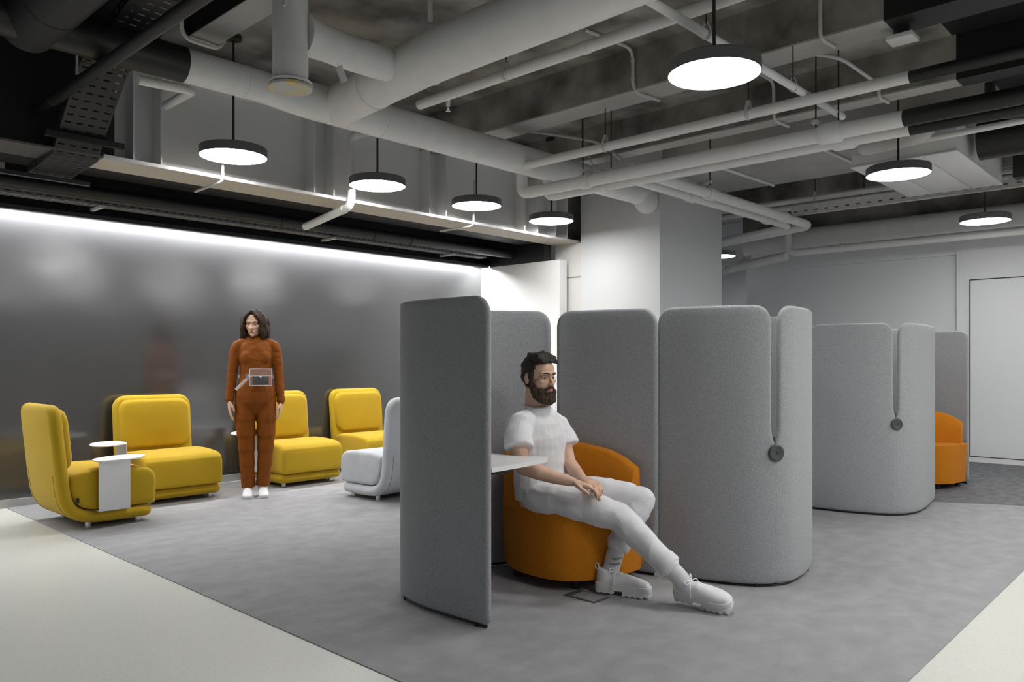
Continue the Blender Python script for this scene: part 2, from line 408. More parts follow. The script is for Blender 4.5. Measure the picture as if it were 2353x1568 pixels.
# large horizontal duct along X, with its black painted left end
PY, PZ = 4.90, 3.08
main = tag(MB().tube([(XB, PY, PZ), (2.75, PY, PZ), (2.95, PY, PZ-0.004), (3.15, PY, PZ), (4.0, PY, PZ), (7.5, PY, PZ)], [0.106, 0.106, 0.118, 0.132, 0.132, 0.130], 40).build('ventilation_duct', 'pipe'),
           'large white round duct crossing the ceiling to the column', 'duct')
MB().tube([(-4.5, PY, PZ), (XB, PY, PZ)], 0.112, 40).build('painted_section', 'black_soft', main)
band((2.62, PY, PZ), (1,0,0), 0.110, 0.03, 'pipe', main, 'joint_ring')
band((3.75, PY, PZ), (1,0,0), 0.136, 0.02, 'pipe', main, 'joint_ring')
band((6.9, PY, PZ), (1,0,0), 0.134, 0.02, 'pipe', main, 'joint_ring')
MB().tube(rounded_path([(7.0, PY, PZ), (7.36, PY-0.02, PZ), (7.40, PY-0.05, PZ-0.10)], 0.1), 0.132, 32, dome=3).build('end_elbow', 'pipe', main)
hanger((6.3, PY, PZ), (1,0,0), 0.132, Z_S, main)
# branch duct along Y joining the main one
br = tag(MB().tube(catmull([(3.19, -3.0, 3.10), (3.195, 1.5, 3.10), (3.21, 2.6, 3.10), (3.225, 3.55, 3.10), (3.25, 4.0, 3.095), (3.29, 4.45, 3.085), (3.34, 4.86, 3.08)], 6),
        [0.155]*13 + [0.155]*7 + [0.153]*6 + [0.15]*5 + [0.146]*6, 40).build('branch_duct', 'pipe'), 'thick white round duct branching off toward the viewer', 'duct')
for y in (3.45, 3.75, 4.35):
    band((3.225 + max(0, y-3.55)*0.065, y, 3.10 - max(0, y-3.8)*0.02), (0.05, 1, 0), 0.158, 0.018, 'pipe', br, 'joint_ring')
bmx = MB().obox((3.09, 3.55, 3.235), (3.06, 3.52, 3.40), 0.03, 0.004); bmx.build('hanger_strap', 'zinc', br)
MB().tube([(3.06, 3.52, 3.38), (3.06, 3.52, Z_S)], 0.005, 8).build('hanger_rod', 'rod', br)
# vertical pipe with flanged end and stub to the branch
vp = tag(MB().tube([(2.42, 4.0, 2.80), (2.42, 4.0, Z_B-0.002)], 0.1, 40).build('vertical_pipe', 'pipe'), 'vertical white pipe ending in a flanged disc', 'pipe')
MB().lathe([(0, 0.045), (0.118, 0.045), (0.124, 0.04), (0.124, 0.027), (0.118, 0.025)], 48, (2.42, 4.0, 2.765)).build('flange_ring', 'pipe', vp)
MB().lathe([(0.0, 0.022), (0.113, 0.022), (0.113, 0.026), (0, 0.026)], 48, (2.42, 4.0, 2.765)).build('gasket', 'black', vp)
MB().lathe([(0, 0.0), (0.119, 0.0), (0.124, 0.005), (0.124, 0.018), (0.118, 0.022), (0, 0.022)], 48, (2.42, 4.0, 2.765)).build('end_disc', 'glow', vp)
MB().tube([(2.5, 4.0, 3.105), (2.56, 4.0, 3.105), (2.66, 4.0, 3.10), (2.8, 4.0, 3.095), (3.0, 3.99, 3.095), (3.12, 3.99, 3.095)], [0.125, 0.112, 0.104, 0.104, 0.106, 0.1], 32).build('stub_pipe', 'pipe', vp)
MB().box(2.335, 2.343, 3.915, 3.955, 3.20, 3.30).build('name_plate', 'white_metal', vp)
tg = tag(MB().box(-0.021, 0.021, -0.0015, 0.0015, -0.05, 0.05).build('pipe_tag', 'white_metal'), 'small white blank tag hanging from the stub pipe', 'tag')
tg.location = (2.70, 3.90, 2.905); tg.rotation_euler = (0, R(-22), R(-45))
MB().tube([(0, 0, 0.045), (-0.004, 0.03, 0.075), (0.004, 0.06, 0.095)], 0.0015, 6).build('tie', 'white_metal', tg)
# pipe A
pipe('ceiling_pipe', 'thin white pipe running behind the thick branch duct', [(3.96, -3.5, 3.2), (3.96, 4.68, 3.2)], 0.038, hangers=[((3.96, 3.75, 3.2),), ((3.96, 0.9, 3.2),)], bands=[((3.96, 3.05, 3.2), (0,1,0), 0.043, 0.05)])
sp = tag(MB().tube([(3.99, 4.38, 3.20), (3.99, 4.38, 3.13)], 0.016, 12).build('sprinkler_head', 'pipe'), 'small sprinkler head under the thin pipe', 'sprinkler')
MB().lathe([(0.008, 0), (0.012, -0.02), (0.006, -0.03), (0.02, -0.036), (0.02, -0.04), (0, -0.04)], 12, (3.99, 4.38, 3.13)).build('nozzle', 'alu', sp)
# thin pipe along X
pipe('ceiling_pipe', 'thin white pipe passing behind the largest pendant lamp', [(2.5, 2.22, 3.05), (6.02, 2.20, 3.05)], 0.026, hangers=[((3.98, 2.21, 3.05), (1,0,0)), ((5.15, 2.21, 3.05), (1,0,0), Z_B)], bands=[((3.4, 2.21, 3.05), (1,0,0), 0.03, 0.03)])
# pipe C
c = pipe('ceiling_pipe', 'white pipe running under the concrete beam soffit', [(5.33, YB-0.07, 3.0), (5.33, 4.80, 3.0)], 0.038, hangers=[((5.33, 2.62, 3.0), (0,1,0), Z_B), ((5.33, 3.9, 3.0), (0,1,0), Z_B)], bands=[((5.33, 3.4, 3.0), (0,1,0), 0.042, 0.05)])
MB().tube([(5.33, -4.0, 3.0), (5.33, YB-0.07, 3.0)], 0.039, 24).build('painted_section', 'black_soft', c)
# pair B
for x, r, yl, lab, yb in ((5.52, 0.054, 5.02, 'thicker of two parallel white pipes with a rising elbow', 1.62), (5.79, 0.046, 4.93, 'thinner of two parallel white pipes with a rising elbow', 1.66)):
    c = pipe('heating_pipe', lab, [(x, yb, 2.80), (x, yl, 2.80), (x, yl, 2.985)], r, fillet=0.11,
             bands=[((x, 2.10, 2.80), (0,1,0), r*1.38, 0.15), ((x, 4.25, 2.80), (0,1,0), r*1.25, 0.09)])
    MB().tube([(x, -4.0, 2.80), (x, yb, 2.80)], r*1.03, 24).build('painted_section', 'black_soft', c)
st = tag(MB().box(5.42, 5.90, 2.155, 2.195, 2.86, 2.885).build('pipe_support_rail', 'zinc'), 'perforated steel rail holding the paired pipes near the right', 'rail')
for x in (5.45, 5.87): MB().tube([(x, 2.175, 2.84), (x, 2.175, Z_B if x < 5.46 else Z_S)], 0.006, 8).build('hanger_rod', 'rod', st)
st = tag(MB().box(5.42, 5.90, 4.21, 4.25, 2.86, 2.885).build('pipe_support_rail', 'zinc'), 'steel rail holding the paired pipes near the round duct', 'rail')
for x in (5.45, 5.87): MB().tube([(x, 4.23, 2.84), (x, 4.23, Z_S)], 0.006, 8).build('hanger_rod', 'rod', st)
# pair 2 along X, U-turn toward the column
for y, r, xe, lab in ((3.82, 0.050, 9.42, 'upper white pipe bending back beside the column'), (4.03, 0.044, 9.32, 'lower white pipe bending back beside the column')):
    pipe('heating_pipe', lab, [(5.6, y, 2.85), (xe, y, 2.85), (xe+0.22, 5.9, 2.73)], r, fillet=0.17,
         bands=[((6.95, y, 2.85), (1,0,0), r*1.3, 0.13), ((8.65, y, 2.85), (1,0,0), r*1.3, 0.10)])
st = tag(MB().box(6.75, 6.79, 3.7, 4.12, 2.905, 2.93).build('pipe_support_rail', 'zinc'), 'steel rail above the bending pipes in front of the column', 'rail')
MB().tube([(6.77, 3.72, 2.89), (6.77, 3.72, Z_B)], 0.006, 8).build('hanger_rod', 'rod', st)
# pipe from the main duct down in front of the steel beam, and small drain pipes
pipe('drain_pipe', 'white drain pipe dropping over the steel beam behind the lamps', [(4.34, 5.15, 3.24), (4.165, 5.863, 3.24), (4.165, 5.863, 2.60), (4.12, 6.55, 2.49)], 0.036, fillet=0.09, bands=[((4.16, 5.97, 2.585), (0,1,-0.16), 0.040, 0.02)])
pipe('drain_pipe', 'bent white pipe stub under the black painted duct', [(2.1, 5.35, 3.07), (2.47, 5.35, 3.09), (2.53, 5.92, 3.13)], 0.032, fillet=0.07)
pipe('conduit', 'thin conduit bending under the steel beam at the left', [(2.95, 5.868, 2.9), (2.95, 5.868, 2.62), (2.93, 6.3, 2.60)], 0.011, m='zinc', fillet=0.05, cat='conduit', n=10)
pipe('conduit', 'thin conduit bending under the steel beam near the grey chair', [(5.72, 5.868, 3.1), (5.70, 5.868, 2.62), (5.62, 6.3, 2.60)], 0.011, m='zinc', fillet=0.05, cat='conduit', n=10)
# conduits on the concrete
pipe('conduit', 'grey conduit stepping down the concrete beam face', [(4.6, 3.55, Z_S-0.014), (5.135, 3.49, Z_S-0.014), (5.135, 3.49, Z_B-0.012), (5.45, 3.45, Z_B-0.012)], 0.014, m='zinc', fillet=0.10, cat='conduit', n=10, bands=[((5.135, 3.49, 3.56), (0,0,1), 0.018, 0.02), ((5.135, 3.49, 3.42), (0,0,1), 0.018, 0.02)])
pipe('conduit', 'grey conduit stepping down the slim concrete beam', [(6.2, 3.0, Z_S-0.014), (6.585, 3.0, Z_S-0.014), (6.585, 3.0, Z_B-0.012), (6.85, 2.98, Z_B-0.012)], 0.014, m='zinc', fillet=0.08, cat='conduit', n=10)
pipe('conduit', 'grey conduit on the beam face near the black paint', [(4.9, 2.02, Z_S-0.014), (5.135, 2.02, Z_S-0.014), (5.135, 2.02, Z_B-0.012), (5.33, 2.0, Z_B-0.012)], 0.013, m='zinc', fillet=0.06, cat='conduit', n=10)
pipe('conduit', 'arched grey cable conduit between the concrete beams at the right', [(5.45, 3.3, 3.40), (5.45, 2.3, 3.40), (5.75, 2.12, 3.40), (6.58, 2.12, 3.42), (6.58, 2.12, 3.31), (6.75, 2.1, 3.31)], 0.014, m='zinc', fillet=0.14, cat='conduit', n=10)
pipe('conduit', 'arched grey cable conduit above the smallest near lamp', [(5.45, 4.9, 3.36), (5.9, 4.9, 3.42), (6.4, 4.75, 3.42), (6.55, 4.6, 3.25)], 0.014, m='zinc', fillet=0.14, cat='conduit', n=10)
pipe('conduit', 'curved white conduit wrapped under the pale beam end', [(2.2, 4.9, 3.62), (2.24, 5.02, 3.30), (2.52, 5.04, 3.305), (2.56, 5.04, 3.45)], 0.013, fillet=0.09, cat='conduit', n=10)
pipe('conduit', 'white conduit across the wide drop beam near the column', [(7.6, 4.15, Z_B-0.016), (9.0, 4.10, Z_B-0.016)], 0.018, cat='conduit', n=10)
pipe('conduit', 'white conduit across the wide drop beam toward the right', [(7.7, 3.05, Z_B-0.016), (9.0, 3.0, Z_B-0.016)], 0.015, cat='conduit', n=10)
jb = tag(MB().box(5.27, 5.42, 1.50, 1.66, 3.245, 3.275, bev=0.004).build('junction_box', 'white_metal'), 'small white junction box beside the black painted beam', 'junction box')
MB().tube([(5.34, 1.58, 3.275), (5.34, 1.58, Z_B)], 0.05, 16).build('box_neck', 'black_soft', jb)
# far small pipes
pipe('ceiling_pipe', 'upper of two slim white pipes beyond the wide drop beam', [(9.25, -3, 3.14), (9.25, 5.6, 3.14)], 0.030, hangers=[((9.25, 3.7, 3.14),)])
pipe('ceiling_pipe', 'lower of two slim white pipes beyond the wide drop beam', [(9.42, -3, 3.10), (9.42, 5.6, 3.10)], 0.040, hangers=[((9.42, 3.2, 3.10),)])
fd = pipe('far_duct', 'large white round duct along the far wall', [(10.32, -4, 2.83), (10.32, 5.1, 2.83)], 0.15, cat='duct', n=36, bands=[((10.32, 2.9, 2.83), (0,1,0), 0.155, 0.03)])
pipe('ceiling_pipe', 'white pipe with raised elbow below the far duct', [(10.0, -4, 2.625), (10.0, 4.36, 2.625), (10.0, 4.36, 2.88)], 0.047, fillet=0.12, bands=[((10.0, 3.66, 2.625), (0,1,0), 0.055, 0.07)])
pipe('ceiling_pipe', 'sloping white pipe at the far corner beside the column', [(10.06, 4.4, 2.60), (10.25, 6.4, 2.38)], 0.06)

# perforated trays: real openings
def perforated(mb, origin, ux, uy, L, W, nl, nw, hl=0.55, hw=0.3, keep=None):
    """sheet in plane (ux,uy) with a grid of slots left open"""
    O = Vector(origin); ux = Vector(ux).normalized(); uy = Vector(uy).normalized()
    cl, cw = L/nl, W/nw
    for i in range(nl):
        for j in range(nw):
            x0, x1 = i*cl, (i+1)*cl; y0, y1 = j*cw, (j+1)*cw
            a0, a1 = x0+cl*(1-hl)/2, x1-cl*(1-hl)/2; b0, b1 = y0+cw*(1-hw)/2, y1-cw*(1-hw)/2
            P = lambda x, y: O + ux*x + uy*y
            vs = [P(x0,y0),P(x1,y0),P(x1,y1),P(x0,y1),P(a0,b0),P(a1,b0),P(a1,b1),P(a0,b1)]
            mb.verts_faces(vs, [(0,1,5,4),(1,2,6,5),(2,3,7,6),(3,0,4,7)])
def tray(name, label, segs, W, lip, m, density=14, nw=5, lipm=None, hl=0.55, hw=0.28, across=(1,0,0)):
    """segs: centre-line points; sheet faces down, lips stand up"""
    t = thing(name, label, 'cable tray', segs[0])
    for a, b in zip(segs[:-1], segs[1:]):
        a = Vector(a); b = Vector(b); d = b-a; ux = d.normalized(); uy = Vector(across); uy = (uy - ux*uy.dot(ux)).normalized()
        mb = MB(); perforated(mb, a-uy*W/2, ux, uy, d.length, W, max(2, int(d.length*density)), nw, hl, hw)
        at_parent(mb.build('perforated_sheet', m), t)
        n = ux.cross(uy); n = n if n.z > 0 else -n
        for s_ in (-1, 1):
            mb = MB()
            perforated(mb, a+uy*s_*W/2, ux, n, d.length, lip, max(2, int(d.length*density*0.7)), 1, 0.5, 0.22)
            at_parent(mb.build('side_rail', m), t)
    return t
t1 = tray('cable_tray', 'black perforated cable tray bending down at the left', [(1.93, -2.0, 3.3), (1.93, 4.55, 3.3), (1.90, 5.37, 3.10), (1.91, 5.82, 2.75), (1.91, 5.94, 2.62), (1.90, 6.45, 2.575)], 0.29, 0.06, mat('tray_black', (0.022, 0.022, 0.022), 0.45), density=17, nw=4, hw=0.55, hl=0.20)
at_parent(MB().box(1.68, 2.18, 5.79, 5.83, 2.705, 2.745).build('support_rail', 'black_soft'), t1)
at_parent(MB().box(1.55, 2.16, 6.40, 6.44, 2.535, 2.565).build('support_rail', 'black_soft'), t1)
tray('cable_tray', 'long dark perforated cable tray along the charcoal wall', [(-2.0, 7.08, 2.515), (7.05, 7.08, 2.515)], 0.14, 0.04, mat('tray_grey_dark', (0.16, 0.16, 0.16), 0.5), density=20, nw=2, hw=0.25, across=(0,1,0))
for x in (2.45, 4.75, 6.45):
    o = tag(MB().obox((x, 6.97, 2.50), (x, 7.22, 2.50), 0.03, 0.022).build('tray_bracket', 'zinc'), {2.45: 'small bracket under the wall cable tray at the left', 4.75: 'small bracket under the wall cable tray above the last yellow chair', 6.45: 'small bracket under the wall cable tray near the white end wall'}[x], 'bracket', 'brackets under the wall tray')
    MB().tube([(x, 7.0, 2.51), (x, 7.0, Z_S)], 0.004, 8).build('hanger_rod', 'rod', o)
t2 = thing('cable_tray', 'white perforated cable tray crossing the far ceiling at the right', 'cable tray', (9.17, 2.0, 2.95))
b = MB(); perforated(b, (9.145, -3, 2.962), (0,1,0), (0,0,1), 6.95, 0.10, 58, 2, 0.38, 0.34)
at_parent(MB().box(9.145, 9.20, -3, 3.95, 2.946, 2.960).build('bottom_lip', 'zinc'), t2)
at_parent(b.build('punched_side', 'zinc'), t2)
tray('cable_tray', 'small white perforated tray in the far corner by the column', [(9.9, 6.2, 2.42), (9.95, 5.35, 2.42), (10.25, 5.0, 2.62)], 0.12, 0.05, 'zinc', density=16, nw=3, across=(1,0,0))

# black services on the left
pipe('black_duct', 'thick black duct at the top left corner', [(1.36, -2.5, 3.10), (1.36, 5.0, 3.10)], 0.155, m='black_soft', cat='duct', n=36, bands=[((1.36, 4.55, 3.10), (0,1,0), 0.158, 0.02)])
bp = pipe('black_pole', 'slim black pipe slanting across the top left', [(1.70, -1.0, 2.93), (1.715, 6.05, 2.93)], 0.036, m='black_soft')
for y in (5.25, 5.75): band((1.712, y, 2.93), (0,1,0), 0.04, 0.03, 'black_soft', bp)
MB().tube([(1.712, 5.30, 2.96), (1.712, 5.30, Z_S)], 0.008, 8).build('hanger_rod', 'zinc', bp)
pipe('black_pipe', 'black pipe running above the wall tray', [(-3, 6.78, 2.56), (7.25, 6.78, 2.56)], 0.055, m='black_soft', bands=[((x, 6.78, 2.56), (1,0,0), 0.062, 0.03) for x in (4.0, 5.1, 5.6)])
tag(MB().box(-3, 7.25, 6.35, 6.62, 2.66, 2.80).build('black_duct', 'black'), 'flat black duct behind the steel beam', 'duct')
ex = tag(MB().box(1.60, 1.70, 6.80, 6.90, 2.60, 2.70, bev=0.005).build('ceiling_box', 'zinc'), 'small grey box beside the black cable tray', 'box')
# black services on the right
pipe('black_duct', 'large black insulated duct at the upper right', [(7.75, -4, 3.12), (7.75, 1.66, 3.12)], 0.17, m='black_soft', cat='duct', n=36)
tag(MB().box(8.85, 9.02, -4, 1.62, 2.98, 3.25, bev=0.01).build('black_duct', 'black_soft'), 'black box duct at the right edge of the ceiling', 'duct')
pipe('black_pipe', 'curved black hose hanging below the right black pipes', [(6.6, 1.35, 3.25), (6.6, 1.35, 3.02), (6.75, 1.0, 2.98), (6.9, 0.8, 3.1)], 0.035, m='black_soft', fillet=0.1)
# air handling unit
au = thing('air_handling_unit', 'white boxed air conditioning unit under the right ceiling', 'air conditioner', (8.0, 2.0, 2.95))
at_parent(MB().box(7.28, 8.96, 1.73, 2.58, 2.965, 3.22).build('casing', 'white_metal'), au)
for x0, x1, y0, y1 in ((7.27, 8.97, 1.72, 1.985), (7.27, 8.97, 2.0, 2.335), (7.27, 8.97, 2.345, 2.59)):
    at_parent(MB().box(x0, x1, y0, y1, 2.95, 2.965, bev=0.004).build('access_panel', 'white_metal'), au)
at_parent(MB().tube([(7.2, 2.42, 3.1), (7.2, 1.95, 3.12)], 0.075, 20, dome=2).build('insulated_sleeve', 'pipe'), au)
for z in (3.07, 3.15):
    at_parent(MB().tube([(7.19, 1.95, z), (7.25, 1.2, z+0.03)], 0.026, 12).build('refrigerant_pipe', 'pipe'), au)

# =================================================================== PENDANT LAMPS
def make_lamp(label, x, y, ztop, zb=2.75, Rr=0.247, canopy=True):
    t = thing('pendant_lamp', label, 'pendant lamp', (x, y, zb), 0, 'flat round pendant lamps')
    MB().lathe([(0, 0.066), (Rr-0.006, 0.066), (Rr, 0.060), (Rr, 0.0), (Rr-0.004, -0.001), (Rr-0.004, 0.012), (0, 0.012)], 64).build('housing', 'lamp_body', t)
    MB().lathe([(0, 0.0), (Rr-0.008, 0.0), (Rr-0.004, 0.003), (Rr-0.004, 0.010), (0, 0.010)], 64).build('diffuser', 'lamp', t)
    MB().tube([(0, 0, 0.06), (0, 0, ztop-zb)], 0.009, 10).build('rod', 'rod', t)
    if canopy: MB().lathe([(0, 0), (0.06, 0), (0.06, -0.035), (0, -0.035)], 24, (0, 0, ztop-zb)).build('canopy', 'rod', t)
    return t
LAMPS = [
 ('largest pendant lamp hanging high in front of the column', 3.83, 2.08, Z_S),
 ('pendant lamp farthest left, over the first yellow chairs', 2.89, 5.58, Z_S),
 ('second pendant lamp from the left, beside the drain pipe', 4.24, 5.58, Z_S),
 ('third pendant lamp from the left under the round duct', 5.465, 5.58, Z_S),
 ('fourth pendant lamp from the left, next to the column', 6.62, 5.58, Z_S),
 ('pendant lamp in front of the white air conditioning unit', 6.93, 2.08, Z_S),
 ('pendant lamp out of view, second front row number one', 2.4, -1.4, Z_S),  # unseen row, added to brighten the pods, the man and the right side
 ('pendant lamp out of view, second front row number two', 4.0, -1.4, Z_S),  # same unseen row, added to brighten
 ('pendant lamp out of view, second front row number three', 5.15, -1.4, Z_S),  # same unseen row, added to brighten
 ('pendant lamp out of view, second front row number four', 7.2, -1.4, Z_S),  # same unseen row, added to brighten
 ('pendant lamp out of view, second front row number five', 8.8, -1.4, Z_S),  # same unseen row, added to brighten
 ('pendant lamp out of view, third front row number one', 2.75, -3.0, Z_S),  # another unseen row, added for more light from the front
 ('pendant lamp out of view, third front row number two', 4.8, -3.0, Z_S),  # same unseen row, added for more light from the front
 ('pendant lamp out of view, third front row number three', 6.4, -3.0, Z_S),  # same unseen row, added for more light from the front
 ('pendant lamp out of view, third front row number four', 8.0, -3.0, Z_S),  # same unseen row, added for more light from the front
 ('pendant lamp out of view, front row first', 2.8, 0.15, Z_S),
 ('pendant lamp out of view, front row second', 4.7, 0.15, Z_S),
 ('pendant lamp out of view, front row third', 6.25, 0.15, Z_S),
 ('pendant lamp out of view, front row fourth', 8.2, 0.1, Z_S),
]
for lab, x, y, zt in LAMPS: make_lamp(lab, x, y, zt)
make_lamp('small pendant lamp half hidden by the right column face', 10.87, 5.83, Z_S, 2.80, 0.255)
make_lamp('pendant lamp at the right edge near the far duct', 9.20, 1.925, Z_S, 2.64, 0.23)

# =================================================================== YELLOW AND GREY CHAIRS
def sweep_slab(path, W, T, r0, r1, n_edge=4):
    """slab following a (y,z) path, width W along x, thickness T, rounded ends and edges"""
    pts = [Vector((0, p[0], p[1])) for p in path]
    pts = [p for p in catmull(pts, 10)]
    S = [0]
    for a, b in zip(pts[:-1], pts[1:]): S.append(S[-1] + (b-a).length)
    L = S[-1]
    mb = MB(); rows = []
    # resample with extra density at the ends
    samp = [0.0, 0.004, 0.012, 0.025, 0.045, 0.07, 0.1, 0.14] + [0.18 + (L-0.36)*k/26 for k in range(27)] + [L-v for v in (0.14, 0.1, 0.07, 0.045, 0.025, 0.012, 0.004, 0.0)]
    def at(s):
        for i in range(len(S)-1):
            if s <= S[i+1] + 1e-9:
                f = (s-S[i])/max(1e-9, S[i+1]-S[i]); return pts[i].lerp(pts[i+1], f), (pts[i+1]-pts[i]).normalized()
        return pts[-1], (pts[-1]-pts[-2]).normalized()
    nring = None
    for s in samp:
        p, t = at(s); nrm = Vector((1,0,0)).cross(t).normalized()
        hw = W/2
        if s < r0: hw = W/2 - r0 + math.sqrt(max(0, r0*r0-(r0-s)**2))
        if L-s < r1: hw = W/2 - r1 + math.sqrt(max(0, r1*r1-(r1-(L-s))**2))
        e = T*0.5; tt = T/2
        de = min(s, L-s)
        if de < e: tt = max(0.004, T/2*math.sqrt(max(0, 1-((e-de)/e)**2)))
        ring = []
        rc = min(tt, T/2)*0.98
        for sx, sy, a0 in ((1,1,0),(-1,1,90),(-1,-1,180),(1,-1,270)):
            for k in range(n_edge+1):
                a = R(a0+90*k/n_edge)
                ring.append(p + Vector((1,0,0))*(sx*(hw-rc) + rc*math.cos(a)) + nrm*(sy*(tt-rc) + rc*math.sin(a)))
        rows.append(ring)
    n = len(rows[0]); vs = [v for r_ in rows for v in r_]; fs = []
    for i in range(len(rows)-1):
        for k in range(n):
            k2 = (k+1) % n; fs.append((i*n+k, i*n+k2, (i+1)*n+k2, (i+1)*n+k))
    fs.append(tuple(range(n-1, -1, -1))); fs.append(tuple((len(rows)-1)*n+k for k in range(n)))
    mb.verts_faces(vs, fs); return mb
def pillow(prof, h0, h1, r, axis, n=5):
    """closed profile lofted between h0 and h1 with softly rounded rims"""
    cx = (min(p[0] for p in prof)+max(p[0] for p in prof))/2; cy = (min(p[1] for p in prof)+max(p[1] for p in prof))/2
    hx = (max(p[0] for p in prof)-min(p[0] for p in prof))/2; hy = (max(p[1] for p in prof)-min(p[1] for p in prof))/2
    secs = [(h0 + r*(1-math.cos(math.pi/2*k/n)), r*(1-math.sin(math.pi/2*k/n))) for k in range(n+1)]
    secs += [(h0 + r + (h1-h0-2*r)*k/8, 0) for k in range(1, 8)]
    secs += [(h1 - r*(1-math.cos(math.pi/2*k/n)), r*(1-math.sin(math.pi/2*k/n))) for k in range(n, -1, -1)]
    N = len(prof); vs = []; fs = []
    def P(a, b_, h): return Vector((h, a, b_)) if axis == 'x' else Vector((a, h, b_))
    for h, ins in secs:
        for a, b_ in prof: vs.append(P(cx+(a-cx)*(hx-ins)/hx, cy+(b_-cy)*(hy-ins)/hy, h))
    for i in range(len(secs)-1):
        for k in range(N): fs.append((i*N+k, i*N+(k+1) % N, (i+1)*N+(k+1) % N, (i+1)*N+k))
    # caps shrink to the middle in rings so the faces can swell
    for base, h in ((0, secs[0][0]), ((len(secs)-1)*N, secs[-1][0])):
        ring = [base+k for k in range(N)]
        for q in (0.75, 0.5, 0.25):
            new = []
            for k in range(N):
                v = vs[base+k].copy()
                if axis == 'x': v = Vector((h, cx+(v.y-cx)*q, cy+(v.z-cy)*q))
                else: v = Vector((cx+(v.x-cx)*q, h, cy+(v.z-cy)*q))
                new.append(len(vs)); vs.append(v)
            for k in range(N): fs.append((ring[k], ring[(k+1) % N], new[(k+1) % N], new[k]))
            ring = new
        fs.append(tuple(ring))
    return MB().verts_faces(vs, fs)
def make_chair(label, fab, loc, rz, tagged=False):
    t = thing('lounge_chair', label, 'chair', loc, rz, 'low upholstered lounge chairs')
    sweep_slab([(-0.335, 0.085), (-0.2, 0.083), (0.0, 0.083), (0.12, 0.092), (0.21, 0.135), (0.262, 0.22), (0.285, 0.36), (0.305, 0.55), (0.325, 0.75), (0.338, 0.895)], 0.69, 0.088, 0.07, 0.11).build('shell', fab, t, sharp=R(60))
    prof = [(-0.335, 0.131), (-0.355, 0.15), (-0.358, 0.30), (-0.352, 0.345), (-0.335, 0.375), (-0.28, 0.405), (-0.1, 0.42), (0.1, 0.42), (0.2, 0.405), (0.238, 0.375), (0.236, 0.30), (0.212, 0.22), (0.165, 0.165), (0.10, 0.140), (0.0, 0.133)]
    cp = catmull([Vector((a, b, 0)) for a, b in prof + prof[:1]], 4)[:-1]
    cu = pillow([(p.x, p.y) for p in cp], -0.338, 0.338, 0.035, 'x').build('seat_cushion', fab, t, sharp=R(70))
    # back cushion, lying on the shell front
    pr = rrect(0.625, 0.43, 0.095, 7)
    bc = pillow(pr, -0.042, 0.042, 0.034, 'y').build('back_cushion', fab, t, sharp=R(70))
    for v in bc.data.vertices:
        if v.co.y < 0: v.co.y -= 0.014*math.sqrt(max(0, 1-(v.co.x/0.313)**2)*max(0, 1-(v.co.z/0.216)**2))
    bc.location = (0, 0.272, 0.645); bc.rotation_euler = (R(-5.6), 0, 0)
    for x in (-0.26, 0.26):
        for y in (-0.24, 0.10):
            MB().lathe([(0, 0.05), (0.021, 0.05), (0.021, 0.003), (0.018, 0), (0, 0)], 16, (x, y, 0)).build('foot', 'alu', t)
    for sx in (-1, 1):
        pts = []
        sp_ = catmull([Vector((0, a_, c_)) for a_, c_ in ((0.0, 0.083), (0.12, 0.092), (0.21, 0.135), (0.262, 0.22), (0.285, 0.36), (0.300, 0.50))], 6)
        for k in range(4, len(sp_)-4):
            tn = (sp_[k+1]-sp_[k-1]).normalized(); nn_ = Vector((1, 0, 0)).cross(tn)
            pts.append(sp_[k] - nn_*0.0440 + Vector((sx*0.275, 0, 0)))
        MB().tube(pts, 0.0022, 6).build('seam', mat('seam_' + fab, tuple(c*0.45 for c in ((0.6, 0.38, 0.01) if fab == 'yellow' else (0.45, 0.46, 0.48))), 0.9), t)
    if tagged:
        MB().box(-0.346, -0.339, 0.185, 0.205, 0.20, 0.235).build('fabric_tag', 'tag', t)
        MB().box(0.339, 0.346, 0.185, 0.205, 0.20, 0.235).build('fabric_tag', 'tag', t)
    return t
make_chair('yellow lounge chair at the far left seen from behind', 'yellow', (2.135, 6.335, 0.0), R(90), True)
make_chair('yellow lounge chair against the charcoal wall, left of the woman', 'yellow', (2.975, 6.93, 0.0), R(0))
make_chair('yellow lounge chair against the charcoal wall, just right of the woman', 'yellow', (4.235, 6.93, 0.0), R(0))
make_chair('yellow lounge chair against the charcoal wall, farthest right', 'yellow', (5.26, 7.0, 0.0), R(0))
make_chair('pale grey lounge chair with its back to the viewer, partly behind the felt panel', 'greyfab', (4.40, 5.54, 0.0), R(180))

# clip-on side tables: leaf-shaped top, flat leg, foot tucked under the seat
def side_table(label, loc, rz, ztop, sgn):
    """local: leg plate at y=0, width along x; top reaches toward sgn*y"""
    t = thing('side_table', label, 'table', loc, rz, 'white clip-on side tables')
    out = [(-0.112, 0.0), (-0.118, 0.08), (-0.095, 0.16), (-0.03, 0.225), (0.07, 0.275), (0.18, 0.285), (0.265, 0.25), (0.285, 0.19), (0.25, 0.11), (0.18, 0.03), (0.112, 0.0), (0.0, -0.006)]
    pr = [(p.x, p.y*sgn) for p in catmull([Vector((a, b_, 0)) for a, b_ in out + out[:1]], 4)[:-1]]
    MB().prism(pr if sgn > 0 else pr[::-1], ztop-0.008, ztop, bev=0.002, seg=2).build('table_top', 'white_metal', t)
    MB().box(-0.108, 0.108, 0.0, 0.006, 0.132, ztop-0.004).build('leg_plate', 'white_metal', t)
    MB().box(-0.108, 0.108, 0.0, 0.17, 0.126, 0.133).build('foot_plate', 'white_metal', t)
    return t
side_table('white leaf-topped side table in front of the far left yellow chair', (2.175, 5.955, 0.0), R(0), 0.488, 1)
